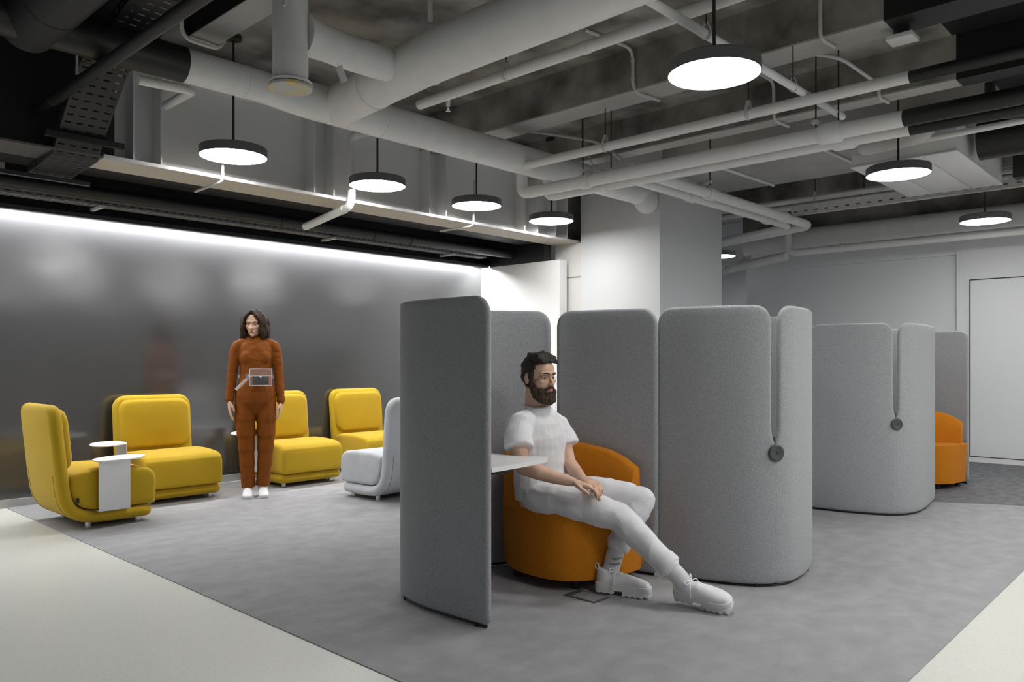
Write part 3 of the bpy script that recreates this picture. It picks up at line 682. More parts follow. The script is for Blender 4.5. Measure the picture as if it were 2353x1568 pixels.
side_table('white leaf-topped side table between the two leftmost yellow chairs', (2.592, 6.955, 0.0), R(-90), 0.52, -1)
side_table('white leaf-topped side table behind the standing woman', (3.852, 7.02, 0.0), R(-90), 0.52, -1)

# =================================================================== FELT PODS
ZT = 1.5
def arc_path(pts):
    """dense plan polyline with arclength"""
    P = catmull([Vector((x, y, 0)) for x, y in pts], 14)
    S = [0]
    for a, b_ in zip(P[:-1], P[1:]): S.append(S[-1]+(b_-a).length)
    return P, S
def path_at(P, S, s):
    s = max(0, min(S[-1], s))
    lo, hi = 0, len(S)-1
    while hi-lo > 1:
        m_ = (lo+hi)//2
        if S[m_] <= s: lo = m_
        else: hi = m_
    f = (s-S[lo])/max(1e-9, S[hi]-S[lo]); p = P[lo].lerp(P[hi], f)
    t = (P[min(hi+1, len(P)-1)] - P[max(lo-1, 0)]).normalized()
    return p, Vector((t.y, -t.x, 0))
def nearest_s(P, S, q):
    q = Vector((q[0], q[1], 0)); i = min(range(len(P)), key=lambda k: (P[k]-q).length); return S[i]
def felt_section(P, S, sa, sb, slit_a, slit_b, T=0.034, z0=0.018, z1=ZT, r=0.075, N=40, Mr=34):
    """upholstered panel following the plan path, rounded top corners, slits at the joints above the clip"""
    h = T/2
    def gap(z):
        k = max(0, min(1, (z-0.70)/0.14)); k = k*k*(3-2*k); return -0.014 + 0.0325*k
    def ends(z):
        return sa + (gap(z) if slit_a else 0), sb - (gap(z) if slit_b else 0)
    def zt(u):   # u distance from either end measured at the top
        if u >= r: return z1-h
        return z1-h - (r - math.sqrt(max(0, r*r-(r-u)**2)))
    fr = [0, 0.006, 0.014, 0.025, 0.04, 0.06, 0.085]
    L = sb-sa; us = [f*1.0 for f in fr if f < L/2]
    us = us + [0.085+0.02 + (L-0.21)*k/(N-1) for k in range(N)] + [L-f for f in reversed(us)]
    grid = []
    for u in us:
        colv = []
        ztop = zt(min(u, L-u))
        for j in range(Mr+1):
            z = z0+h + (ztop-z0-h)*j/Mr
            ea, eb = ends(z); ea += h; eb -= h
            s = ea + (eb-ea)*(u/L)
            colv.append((s, z))
        grid.append(colv)
    nu = len(us); nv = Mr+1
    vs = []; fs = []
    def pos(s, z, off):
        p, n = path_at(P, S, s); 
        # let the ends run past the path tangentially
        return Vector((p.x, p.y, z)) + n*off
    for side in (1, -1):
        for i in range(nu):
            for j in range(nv): vs.append(pos(grid[i][j][0], grid[i][j][1], side*h))
    base = nu*nv
    for i in range(nu-1):
        for j in range(nv-1):
            a = i*nv+j; q = (a, a+nv, a+nv+1, a+1)
            fs.append(q); fs.append(tuple(base+k for k in reversed(q)))
    loop = [(i, 0) for i in range(nu)] + [(nu-1, j) for j in range(1, nv)] + [(i, nv-1) for i in range(nu-2, -1, -1)] + [(0, j) for j in range(nv-2, 0, -1)]
    n = len(loop); pts = [Vector((grid[i][j][0], grid[i][j][1])) for i, j in loop]
    outn = []
    for k in range(n):
        t = pts[(k+1) % n] - pts[k-1]; t.normalize(); outn.append(Vector((t.y, -t.x)))
    rings = [[i*nv+j for i, j in loop]]
    K = 5
    for q in range(1, K):
        ph = math.pi*q/K; ring = []
        for k in range(n):
            e = pts[k] + outn[k]*h*math.sin(ph); ring.append(len(vs)); vs.append(pos(e.x, e.y, h*math.cos(ph)))
        rings.append(ring)
    rings.append([base+i*nv+j for i, j in loop])
    for ra, rb in zip(rings[:-1], rings[1:]):
        for k in range(n):
            k2 = (k+1) % n; fs.append((ra[k2], ra[k], rb[k], rb[k2]))
    return MB().verts_faces(vs, fs)
def make_pod(label, pts, slits):
    P, S = arc_path(pts)
    t = thing('privacy_pod', label, 'pod', (sum(p[0] for p in pts)/len(pts), sum(p[1] for p in pts)/len(pts), 0), 0, 'curved grey felt pods')
    ss = [0] + [nearest_s(P, S, q) for q in slits] + [S[-1]]
    names = ['side_panel', 'back_panel', 'side_panel'] if len(slits) == 2 else ['side_panel', 'back_panel']
    for k in range(len(ss)-1):
        o = felt_section(P, S, ss[k], ss[k+1], k > 0, k < len(ss)-2).build(names[k], 'felt', sharp=R(80)); at_parent(o, t)
    for s in ss[1:-1]:
        p, n = path_at(P, S, s)
        for sg in (1, -1):
            mb = MB()
            rot = Vector((0,0,1)).rotation_difference(n*sg).to_matrix()
            tmp = MB().lathe([(0, 0.004), (0.006, 0.004), (0.008, 0.008), (0.022, 0.009), (0.030, 0.012), (0.040, 0.012), (0.045, 0.008), (0.045, 0.0), (0, 0.0)], 36)
            for v in tmp.bm.verts: v.co = rot @ v.co + Vector((p.x, p.y, 0.715)) + n*sg*0.019
            d_ = at_parent(tmp.build('connector_disc', 'dark_plastic'), t)
        for z0, z1 in ((0.74, 0.80),):
            at_parent(MB().tube([(p.x, p.y, z0), (p.x, p.y, z1)], 0.007, 10).build('zip_end', 'dark_plastic'), t)
    rail = [path_at(P, S, 0.02 + (S[-1]-0.04)*k/60)[0] + Vector((0, 0, 0.0125)) for k in range(61)]  # path of a black strip, added as the shade under the panels
    at_parent(MB().tube(rail, [(0.008, 0.007)]*61, 4, ref=(0, 0, 1)).build('shadow_gap_strip', 'black'), t)
    for s in (0.08, S[-1]*0.25, S[-1]*0.5, S[-1]*0.75, S[-1]-0.08):
        p, n = path_at(P, S, s)
        at_parent(MB().tube([(p.x, p.y, 0.004), (p.x, p.y, 0.03)], 0.011, 12).build('foot', 'black'), t)
    return t
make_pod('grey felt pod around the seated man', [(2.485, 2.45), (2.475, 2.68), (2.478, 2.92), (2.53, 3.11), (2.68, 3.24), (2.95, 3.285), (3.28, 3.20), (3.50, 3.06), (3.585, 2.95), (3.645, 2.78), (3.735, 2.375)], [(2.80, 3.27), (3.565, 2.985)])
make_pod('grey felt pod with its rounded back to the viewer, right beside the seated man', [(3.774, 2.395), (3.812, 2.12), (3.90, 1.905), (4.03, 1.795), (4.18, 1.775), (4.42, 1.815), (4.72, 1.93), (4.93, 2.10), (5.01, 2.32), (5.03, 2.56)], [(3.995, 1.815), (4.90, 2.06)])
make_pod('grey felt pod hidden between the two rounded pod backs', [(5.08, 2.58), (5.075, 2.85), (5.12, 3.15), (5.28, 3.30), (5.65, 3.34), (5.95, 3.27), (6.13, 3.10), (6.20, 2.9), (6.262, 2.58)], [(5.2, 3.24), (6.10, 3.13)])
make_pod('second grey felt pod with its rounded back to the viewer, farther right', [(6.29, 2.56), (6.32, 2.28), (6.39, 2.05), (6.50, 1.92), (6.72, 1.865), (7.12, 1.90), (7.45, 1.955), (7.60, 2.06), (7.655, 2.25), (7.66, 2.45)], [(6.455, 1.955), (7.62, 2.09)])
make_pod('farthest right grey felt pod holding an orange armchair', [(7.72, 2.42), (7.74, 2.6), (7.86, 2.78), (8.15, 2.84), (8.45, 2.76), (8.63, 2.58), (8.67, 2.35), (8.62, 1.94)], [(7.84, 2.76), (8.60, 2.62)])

# =================================================================== ORANGE ARMCHAIRS
def make_armchair(label, loc):
    t = thing('armchair', label, 'armchair', loc, 0, 'orange armchairs inside the pods')
    plan = [(-0.17, 0.27), (-0.255, 0.10), (-0.27, -0.04), (-0.255, -0.15), (-0.20, -0.235), (-0.08, -0.305), (0.08, -0.335), (0.22, -0.335), (0.275, -0.30), (0.265, -0.10), (0.215, 0.10), (0.11, 0.23), (-0.03, 0.30)]
    cp = [(p.x, p.y) for p in catmull([Vector((a, b_, 0)) for a, b_ in plan + plan[:1]], 5)[:-1]]
    st_ = MB().prism(cp, 0.062, 0.415, bev=0.035, seg=4).build('seat', 'orange', t, sharp=R(70))
    for v in st_.data.vertices:
        k = (0.42-v.co.z)/0.36; v.co.x *= 1-0.035*k*k; v.co.y *= 1-0.035*k*k
        if v.co.z > 0.38: v.co.z += 0.015*max(0, 1-(v.co.x/0.28)**2)*max(0, 1-(v.co.y/0.33)**2)
    # wrap-around back
    bp_ = catmull([Vector(p) for p in ((-0.262, -0.10, 0), (-0.262, 0.06, 0), (-0.215, 0.22, 0), (-0.08, 0.30, 0), (0.06, 0.275, 0), (0.17, 0.175, 0), (0.232, 0.02, 0), (0.262, -0.16, 0), (0.268, -0.29, 0))], 6)
    N = len(bp_); rows = []
    for i, p in enumerate(bp_):
        u = i/(N-1); tt = (bp_[min(i+1, N-1)]-bp_[max(i-1, 0)]).normalized(); nin = Vector((tt.y, -tt.x, 0))
        top = 0.42 + 0.325*(max(0.0, 1-abs((u-0.56)/0.57)**2.3))**0.62
        top = max(top, 0.425)
        th = 0.085
        prof = [(0.0, 0.40), (0.0, 0.40+(top-0.40)*0.5), (0.004, top-0.028), (0.014, top-0.008), (0.034, top), (0.056, top-0.008), (0.068, top-0.028), (th, 0.40+(top-0.40)*0.45), (th+0.004, 0.40)]
        rows.append([p + nin*a + Vector((0, 0, z)) for a, z in prof])
    n = len(rows[0]); vs = [v for r_ in rows for v in r_]; fs = []
    for i in range(N-1):
        for k in range(n):
            k2 = (k+1) % n; fs.append((i*n+k, i*n+k2, (i+1)*n+k2, (i+1)*n+k))
    fs.append(tuple(range(n))); fs.append(tuple((N-1)*n+k for k in range(n-1, -1, -1)))
    MB().verts_faces(vs, fs).build('backrest', 'orange', t, sharp=R(60))
    for x, y in ((-0.16, 0.17), (-0.13, -0.18), (0.17, -0.27), (0.10, 0.16)):
        MB().tube([(x, y, 0.004), (x, y, 0.07)], 0.022, 16).build('leg', 'black', t)
    return t
make_armchair('orange armchair the man sits on', (3.385, 2.765, 0.0)).scale = (1.06, 1.10, 1.0)
make_armchair('orange armchair in the farthest right pod', (8.215, 2.27, 0.0)).scale = (1.05, 1.05, 1.0)
# table fixed inside the first pod
t = thing('pod_table', 'white pod table beside the seated man', 'table', (2.75, 2.75, 0), 0)
pr = catmull([Vector((a, b_, 0)) for a, b_ in ((2.505, 2.46), (2.70, 2.475), (2.90, 2.505), (2.985, 2.54), (2.995, 2.57), (2.955, 2.615), (2.908, 2.67), (2.905, 2.85), (2.93, 3.0), (2.93, 3.12), (2.8, 3.18), (2.6, 3.08), (2.52, 2.9), (2.505, 2.7), (2.505, 2.46))], 4)[:-1]
at_parent(MB().prism([(p.x, p.y) for p in pr], 0.700, 0.722, bev=0.003, seg=2).build('table_top', 'tabletop'), t)
at_parent(MB().tube([(2.64, 2.95, 0.004), (2.64, 2.95, 0.70)], 0.025, 16).build('leg', 'black'), t)
at_parent(MB().box(2.60, 2.72, 2.55, 2.95, 0.672, 0.70).build('bracket', 'black'), t)
# floor socket
fs_ = thing('floor_socket', 'square dark floor socket cover by the white shoe', 'floor socket', (3.167, 2.435, 0.004))
MB().box(-0.068, 0.068, -0.10, 0.10, 0, 0.0025).build('frame', 'socket', fs_)
MB().box(-0.05, 0.056, -0.085, 0.06, 0.0005, 0.0032).build('lid', 'carpet', fs_)

# =================================================================== PEOPLE
def head_prims(mb, T, male):
    def e(c, r): mb.ell(T @ Vector(c), r, T.to_3x3().normalized(), 20, 14)
    def tb(pts, r): mb.tube([T @ Vector(p) for p in pts], r, 12, dome=3)
    e((0, .018, .030), (.074, .093, .080)); e((0, -.034, .035), (.062, .052, .055))
    e((0, -.036, -.030), (.058, .054, .060)); e((0, -.030, -.074), (.050 if male else .046, .055, .038))
    e((0, -.070, -.098), (.022 if male else .018, .019, .017))
    for s_ in (-1, 1):
        e((s_*.042, -.058, -.020), (.019, .021, .017))
        e((s_*.0765, .014, -.012), (.007, .018, .029)); e((s_*.079, .020, -.006), (.006, .012, .022))
        e((s_*.0105, -.0945, -.0365), (.008, .009, .007))
    tb([(-.044, -.070, .018), (-.02, -.083, .021), (0, -.084, .019), (.02, -.083, .021), (.044, -.070, .018)], .0095)
    tb([(0, -.080, .012), (0, -.094, -.012), (0, -.108, -.033)], [.0075, .0085, .0112])
    e((0, -.077, -.066), (.026, .015, .018))
def head_post(T):
    Ti = T.inverted()
    def f(co, n):
        q = Ti @ co
        if q.y < -0.03 and abs(q.z) < 0.05:
            for s_ in (-1, 1):
                d2 = ((q.x-s_*.031)/.016)**2 + ((q.z+.001)/.011)**2
                q.y += .011*math.exp(-d2)
            d2 = (q.x/.02)**2 + ((q.z-.002)/.02)**2
        return T @ q
    return f
def face_parts(T, root, male):
    R3 = T.to_3x3().normalized()
    for s_ in (-1, 1):
        c = Vector((s_*.031, -.0665, -.001))
        o = MB().ell(T @ c, .0112, None, 20, 14).build('eye', 'eye', root)
        MB().ell(T @ (c + Vector((-.0008*0, -.0082, -.0006))), (.0052, .0038, .0052), R3, 14, 10).build('iris', 'iris', o)
        # lids
        lid = 'skin_m' if male else 'skin_w'
        up = [Vector((s_*(.031+dx), -.0665-math.sqrt(max(0, .0122**2-dx*dx))*0.93, -.001+dz)) for dx, dz in ((-.0125, -.002), (-.008, .0035), (0, .0058), (.008, .004), (.0125, -.001))]
        MB().tube([T @ p for p in catmull(up, 4)], .0034, 8, dome=2).build('upper_eyelid', lid, root)
        MB().tube([T @ (p + Vector((0, -.0028, -.0022))) for p in catmull(up, 4)], .0011, 6).build('eyelash', 'iris', root)
        lo = [Vector((s_*(.031+dx), -.0665-math.sqrt(max(0, .0122**2-dx*dx))*0.92, -.001+dz)) for dx, dz in ((-.0125, -.002), (-.007, -.0058), (0, -.0072), (.007, -.006), (.0125, -.001))]
        MB().tube([T @ p for p in catmull(lo, 4)], .0027, 8, dome=2).build('lower_eyelid', lid, root)
        br_ = [(s_*.012, -.0925, .0175), (s_*.026, -.0905, .0225), (s_*.040, -.082, .0215), (s_*.049, -.072, .016)]
        MB().tube([T @ p for p in catmull([Vector(q) for q in br_], 4)], ([.0036]*9 + [.0022]*4) if male else ([.0024]*9 + [.0014]*4), 8, dome=2).build('eyebrow', 'hair_m' if male else 'hair_w', root)
    lm = 'lips_m' if male else 'lips_w'
    ly = -.0945 if male else -.0895
    MB().tube([T @ p for p in catmull([Vector(q) for q in ((-.022, ly+.012, -.0655), (-.010, ly, -.0615), (0, ly-.0005, -.0625), (.010, ly, -.0615), (.022, ly+.012, -.0655))], 4)], [.0018]*4 + [.0040]*9 + [.0018]*4, 10, dome=2).build('lips', lm, root)
    MB().tube([T @ p for p in catmull([Vector(q) for q in ((-.020, ly+.012, -.0665), (-.008, ly+.001, -.0700), (.008, ly+.001, -.0700), (.020, ly+.012, -.0665))], 4)], [.0018]*3 + [.0046]*7 + [.0018]*3, 10, dome=2).build('lower_lip', lm, root)
def hand_prims(mb, wrist, dirv, across, down, size=1.0, curl=1.0, thumb=1):
    """wrist point, hand direction, across (toward little finger), down (palm side)"""
    w_ = Vector(wrist); h = Vector(dirv).normalized(); a = Vector(across); a = (a-h*a.dot(h)).normalized(); d = Vector(down); d = (d-h*d.dot(h)-a*d.dot(a)).normalized()
    k = size
    mb.tube([w_-h*.02*k, w_+h*.015*k, w_+h*.05*k, w_+h*.085*k], [(.026*k, .021*k), (.029*k, .019*k), (.038*k, .017*k), (.040*k, .014*k)], 14, dome=2, ref=a)
    L = [.040, .046, .043, .034]
    for i in range(4):
        b0 = w_ + h*(.082-.004*abs(i-1.4))*k + a*(i-1.5)*.0195*k
        l = L[i]*k; c1 = .20*curl; c2 = .75*curl; c3 = 1.25*curl
        p1 = b0 + (h*math.cos(c1)+d*math.sin(c1))*l
        p2 = p1 + (h*math.cos(c2)+d*math.sin(c2))*l*.66
        p3 = p2 + (h*math.cos(c3)+d*math.sin(c3))*l*.5
        mb.tube([b0-h*.015*k, b0, p1, p2, p3], [.0092*k, .0092*k, .0085*k, .0078*k, .0066*k], 10, dome=2)
    q0 = w_ + h*.022*k - a*.028*k*thumb + d*.006*k
    q1 = q0 + (h*.75 - a*.55*thumb + d*.35)*.036*k; q2 = q1 + (h*.95 - a*.1*thumb + d*.3)*.028*k; q3 = q2 + (h*.95 + a*.12*thumb + d*.25)*.02*k
    mb.tube([q0, q1, q2, q3], [.0135*k, .0115*k, .0098*k, .0078*k], 10, dome=2)
def wrinkle(amp, sc, seed=0, anis=(1, 1, 1)):
    def f(co, n):
        q = Vector((co.x*anis[0], co.y*anis[1], co.z*anis[2]))*sc + Vector((seed, seed*1.7, 0))
        v = noise.noise(q)*0.7 + noise.noise(q*2.1)*0.3
        v = (1-abs(v)*2.2)
        return co + n*amp*v
    return f
def strands(amp, sc, T, anis=(1, 1, 0.35), seed=0):
    Ti = T.inverted()
    def f(co, n):
        p = Ti @ co; q = Vector((p.x*anis[0], p.y*anis[1], p.z*anis[2]))*sc + Vector((seed, 0, 0))
        return co + n*amp*(noise.noise(q) + 0.5*noise.noise(q*2.3))
    return f

# ---------------------------------------------------------------- seated man (faces -Y)
man = thing('person', 'man in white t-shirt and white trousers sitting on the orange armchair', 'person', (3.23, 2.7, 0.0))
def W(o): return at_parent(o, man)
TH = Matrix.Translation((3.19, 2.772, 1.118)) @ Matrix.Rotation(R(-7), 4, 'Z') @ Matrix.Rotation(R(2), 4, 'X')
b = MB(); head_prims(b, TH, True)
b.tube([(3.19, 2.795, 1.06), (3.195, 2.805, 1.0), (3.205, 2.81, 0.93), (3.21, 2.80, 0.88)], [(.056, .056), (.056, .058), (.064, .062), (.09, .07)], 16, ref=(1, 0, 0))
b.tube([(3.23, 2.80, .47), (3.22, 2.80, .62), (3.20, 2.79, .78), (3.20, 2.785, .87)], [(.15, .10), (.14, .10), (.15, .105), (.13, .085)], 16, dome=3, ref=(1, 0, 0))
b.tube([(3.035, 2.775, .86), (2.985, 2.735, .765), (2.965, 2.695, .665)], [.050, .045, .040], 14, dome=3)
b.tube([(2.965, 2.69, .66), (3.005, 2.615, .635), (3.05, 2.54, .61), (3.09, 2.475, .594)], [.041, .041, .033, .026], 14, dome=3)
hand_prims(b, (3.095, 2.468, .592), (.52, -.80, -.26), (.80, .52, -.15), (.1, -.25, -1), 1.0, 1.0, 1)
b.tube([(3.355, 2.775, .83), (3.345, 2.73, .75), (3.325, 2.68, .65)], [.049, .044, .040], 14, dome=3)
b.tube([(3.325, 2.68, .65), (3.295, 2.61, .615), (3.25, 2.53, .588)], [.040, .036, .026], 14, dome=3)
hand_prims(b, (3.247, 2.522, .585), (-.30, -.92, -.10), (-.85, .28, 0), (0, -.2, -1), 1.0, 0.9, 1)
for p in (((3.14, 2.72, .48), (3.21, 2.52, .45), (3.303, 2.323, .395), (3.312, 2.19, .295), (3.335, 1.995, .15)), ((3.335, 2.74, .48), (3.41, 2.5, .475), (3.485, 2.304, .465), (3.42, 2.35, .33), (3.328, 2.388, .165))):
    b.tube(p, [.075, .07, .052, .047, .034], 14, dome=3)
W(b.blob('body', 'skin_m', None, .0042, 3, head_post(TH)))
face = man
class _R: pass
def reparent_face(T, male, root):
    before = set(bpy.data.objects)
    face_parts(T, None, male)
    for o in list(bpy.data.objects):
        if o not in before and o.parent is None: at_parent(o, root)
reparent_face(TH, True, man)
# hair
b = MB()
def he(c, r, rot=None): b.ell(TH @ Vector(c), r, TH.to_3x3() if rot is None else TH.to_3x3() @ rot, 20, 14)
he((0, .026, .044), (.079, .092, .078)); he((0, .050, .002), (.074, .058, .058)); he((0, .070, -.040), (.042, .026, .030))
he((0, -.018, .088), (.058, .055, .034))
for i in range(9):
    x = -.048 + .012*i
    b.tube([TH @ Vector(p) for p in ((x, .03, .112), (x*1.02, -.03, .122 - abs(x)*.25), (x*1.0+.004, -.062, .108 - abs(x)*.25), (x*.96+.006, -.074, .090 - abs(x)*.25))], [.016, .018, .015, .009], 10, dome=2)
for s_ in (-1, 1): he((s_*.0715, -.006, .005), (.010, .022, .036)); he((s_*.071, -.012, -.028), (.007, .012, .018))
W(b.blob('hair', 'hair_m', None, .004, 2, strands(.0045, 60, TH, (1, .5, 1))))
# beard
b = MB()
for s_ in (-1, 1):
    b.tube([TH @ Vector(p) for p in ((s_*.070, -.010, -.030), (s_*.066, -.022, -.062), (s_*.054, -.040, -.095), (s_*.030, -.068, -.118), (0, -.080, -.124))], [.010, .018, .025, .027, .027], 12, dome=2)
    he((s_*.040, -.060, -.082), (.022, .026, .024)); he((s_*.026, -.078, -.080), (.013, .014, .014))
    b.tube([TH @ Vector(p) for p in ((0, -.0985, -.052), (s_*.014, -.095, -.0545), (s_*.028, -.083, -.066), (s_*.032, -.076, -.082))], [.0058, .0068, .0085, .012], 10, dome=2)
he((0, -.082, -.106), (.030, .020, .024)); he((0, -.089, -.0835), (.012, .008, .007)); he((0, -.045, -.118), (.045, .045, .022))
W(b.blob('beard', 'beard', None, .0034, 2, strands(.003, 110, TH, (1, 1, .4), 3)))
# t-shirt
b = MB()
b.tube([(3.235, 2.775, .475), (3.232, 2.785, .54), (3.225, 2.795, .62), (3.205, 2.79, .72), (3.197, 2.785, .80), (3.197, 2.785, .86), (3.20, 2.79, .905), (3.203, 2.798, .935), (3.203, 2.80, .948)], [(.178, .135), (.176, .132), (.166, .125), (.165, .125), (.170, .122), (.165, .105), (.122, .085), (.083, .074), (.070, .066)], 28, dome=0, ref=(1, 0, 0))
b.tube([(3.10, 2.785, .885), (3.035, 2.772, .868), (2.995, 2.748, .81), (2.972, 2.722, .755)], [.062, .068, .068, .073], 20, ref=(0, 1, 0))
b.tube([(3.29, 2.785, .87), (3.345, 2.775, .84), (3.358, 2.752, .79), (3.357, 2.722, .735)], [.060, .066, .066, .072], 20, ref=(0, 1, 0))
b.tube([(3.10, 2.74, .50), (3.17, 2.66, .525), (3.25, 2.64, .535), (3.34, 2.70, .525)], [.05, .06, .06, .05], 14, dome=2)
W(b.blob('t_shirt', 'white_cloth', None, .005, 2, wrinkle(.006, 7, 2, (1, 1, 1.3))))
W(MB().tube([Vector((3.203, 2.800, .952)) + Vector((.071*math.cos(a), .067*math.sin(a), .012*math.sin(a))) for a in [2*math.pi*k/28 for k in range(29)]], .006, 8).build('collar', 'white_cloth'))
# trousers
b = MB()
b.ell((3.24, 2.765, .495), (.182, .150, .105), None, 24, 16)
b.tube(catmull([Vector(p) for p in ((3.145, 2.74, .488), (3.20, 2.55, .462), (3.295, 2.33, .405))], 6), [.095]*4 + [.088]*4 + [.079]*3 + [.071]*2, 20, dome=4)
b.tube(catmull([Vector(p) for p in ((3.298, 2.325, .400), (3.315, 2.20, .305), (3.318, 2.055, .205))], 6), [.070]*4 + [.064]*4 + [.057]*5, 20, dome=2)
b.tube(catmull([Vector(p) for p in ((3.335, 2.75, .485), (3.41, 2.52, .488), (3.478, 2.315, .470))], 6), [.092]*4 + [.085]*4 + [.077]*3 + [.070]*2, 20, dome=4)
b.tube(catmull([Vector(p) for p in ((3.478, 2.31, .465), (3.430, 2.345, .36), (3.366, 2.374, .252))], 6), [.069]*4 + [.064]*4 + [.058]*5, 20, dome=2)
tr = W(b.blob('trousers', 'denim', None, .006, 3, wrinkle(.006, 8, 7, (1, 1, 1))))
W(MB().tube([(3.316, 2.088, .228), (3.318, 2.075, .220), (3.321, 2.046, .199), (3.322, 2.036, .192)], [.058, .063, .064, .060], 28).build('turn_up', 'denim'))
W(MB().tube([(3.376, 2.367, .272), (3.372, 2.370, .264), (3.358, 2.378, .236), (3.354, 2.380, .230)], [.058, .063, .064, .060], 28).build('turn_up', 'denim'))
# socks
W(MB().tube([(3.318, 2.06, .205), (3.330, 2.005, .160), (3.345, 1.975, .120)], [.046, .043, .045], 24, dome=2).build('sock', 'sock'))
sk = W(MB().tube([(3.366, 2.374, .25), (3.342, 2.385, .195), (3.318, 2.392, .12), (3.312, 2.385, .08)], [.047, .045, .044, .046], 24, dome=2).build('sock', 'sock'))
for z in (.186, .160):
    k = (z-.12)/(.195-.12); c = Vector((3.318, 2.392, .12)).lerp(Vector((3.342, 2.385, .195)), k)
    pts = [c + Vector((.0462*math.cos(a), .0462*math.sin(a), .006*math.cos(a))) for a in [R(150+ 10*j) for j in range(13)]]
    o = MB().tube(pts, [(.006, .0012)]*13, 8, ref=(0, 0, 1)).build('stripe', 'sock_grey'); at_parent(o, man)
# shoes: built flat along +x (heel at 0, toe at .29), then placed
def make_shoe(Tm, root):
    def tp(mb):
        for v in mb.bm.verts: v.co = Tm @ v.co
        return mb
    plan = [(0.0, 0.0), (.004, .026), (.03, .038), (.09, .038), (.15, .044), (.21, .052), (.262, .044), (.288, .020), (.290, -.012), (.268, -.040), (.21, -.050), (.15, -.042), (.09, -.038), (.03, -.036), (.004, -.026)]
    cp = [(p.x, p.y) for p in catmull([Vector((a, c_, 0)) for a, c_ in plan + plan[:1]], 4)[:-1]]
    mb = MB()
    heel = [(x, y) for x, y in cp if x <= .118]; fore = [(x, y) for x, y in cp if x >= .138]
    mid = MB().prism(cp, .022, .052, bev=.006, seg=2); s0 = at_parent(tp(mid).build('sole', 'sole'), root)
    for part in (heel, fore):
        at_parent(tp(MB().prism(part, .004, .0235, bev=.002, seg=1)).build('tread', 'sole'), root)
    for i in range(5):
        for sy in (-1, 1):
            x = .15 + .03*i; yy = (.043 if i not in (4,) else .034)
            at_parent(tp(MB().box(x, x+.016, sy*yy-.012, sy*yy+.012, 0, .006)).build('tread_lug', 'sole_dark'), root)
    for i in range(3):
        for sy in (-1, 1): at_parent(tp(MB().box(.012+.034*i, .032+.034*i, sy*.026-.011, sy*.026+.011, 0, .006)).build('tread_lug', 'sole_dark'), root)
    up = MB()
    for x, hw, top in ((.0, 0, 0),): pass
    up.tube([(.032, 0, .045), (.06, 0, .055), (.12, 0, .062), (.18, 0, .062), (.235, 0, .058), (.262, 0, .055)], [(.034, .030), (.037, .04), (.040, .046), (.045, .036), (.044, .026), (.034, .020)], 20, dome=3, ref=(0, 1, 0))
    up.tube([(.045, 0, .06), (.048, 0, .10), (.050, 0, .118)], [(.036, .042), (.037, .044), (.036, .042)], 18, ref=(0, 1, 0))
    up.tube([(.085, 0, .075), (.13, 0, .088), (.17, 0, .078)], [(.032, .024), (.031, .022), (.032, .016)], 14, dome=2, ref=(0, 1, 0))
    o = up.blob('shoe_upper', 'shoe', None, .0042, 4)
    for v in o.data.vertices: v.co = Tm @ v.co
    at_parent(o, root)
    at_parent(tp(MB().tube([(.012, 0, .10), (-.006, 0, .122), (-.002, 0, .142), (.010, 0, .138), (.014, 0, .115)], .0035, 8)).build('pull_loop', 'lace'), root)
    for i in range(5):
        x = .098 + .022*i; z = .1085 - .0062*i - .0012*i*i
        at_parent(tp(MB().tube([(x-.008, -.028, z-.018), (x, -.014, z+.001), (x+.002, 0, z+.005), (x, .014, z+.001), (x-.008, .028, z-.018)], .0032, 8)).build('lace', 'lace'), root)
    for sy in (-1, 1):
        at_parent(tp(MB().tube(catmull([Vector(p) for p in ((.095, 0, .114), (.088, sy*.02, .128), (.080, sy*.036, .128), (.090, sy*.030, .112), (.096, 0, .113))], 5), .0026, 8)).build('bow_loop', 'lace'), root)
        at_parent(tp(MB().tube(catmull([Vector(p) for p in ((.095, 0, .114), (.105, sy*.03, .108), (.108, sy*.05, .085), (.110, sy*.054, .055))], 5), .0022, 8)).build('lace_end', 'lace'), root)
# far (his left) foot: points along about -Y with a little +X, near flat, heel slightly up
T1 = Matrix.Translation((3.268, 2.452, .012)) @ Matrix.Rotation(math.atan2(-.225, .087), 4, 'Z') @ Matrix.Rotation(R(1.5), 4, 'Y')
make_shoe(T1, man)
# near (his right) foot: stretched out, resting on heel edge, rolled toward the viewer
T2 = Matrix.Translation((3.375, 2.045, .044)) @ Matrix.Rotation(R(-82), 4, 'Z') @ Matrix.Rotation(R(3), 4, 'Y') @ Matrix.Rotation(R(26), 4, 'X')
make_shoe(T2, man)

# ---------------------------------------------------------------- standing woman (local: faces -y)
wo = thing('person', 'woman in a rust polo-neck top and trousers standing by the yellow chairs', 'person', (3.525, 6.40, 0.0), R(-28.7))
TW = Matrix.Translation((-.012, -.012, 1.540)) @ Matrix.Rotation(R(-17), 4, 'Z') @ Matrix.Rotation(R(9), 4, 'X')
b = MB(); head_prims(b, TW, False)
b.tube([(-.008, .012, 1.49), (-.003, .022, 1.44), (0, .026, 1.38)], [.046, .046, .055], 16)
b.tube([(0, 0, .84), (0, 0, 1.0), (0, 0, 1.15), (0, 0, 1.3), (0, .01, 1.37)], [(.14, .09), (.12, .085), (.11, .08), (.13, .08), (.09, .06)], 16, dome=3, ref=(1, 0, 0))
for s_, el, wr in ((-1, (-.193, .012, 1.10), (-.217, -.012, .855)), (1, (.192, .012, 1.09), (.214, -.012, .835))):
    b.tube([(s_*.150, .005, 1.315), (s_*.178, .01, 1.22), el, wr], [.028, .030, .030, .023], 14, dome=3)
    b.tube([(s_*.08, 0, .86), (s_*.085, 0, .45), (s_*.062, .01, .10)], [.07, .05, .036], 14, dome=3)
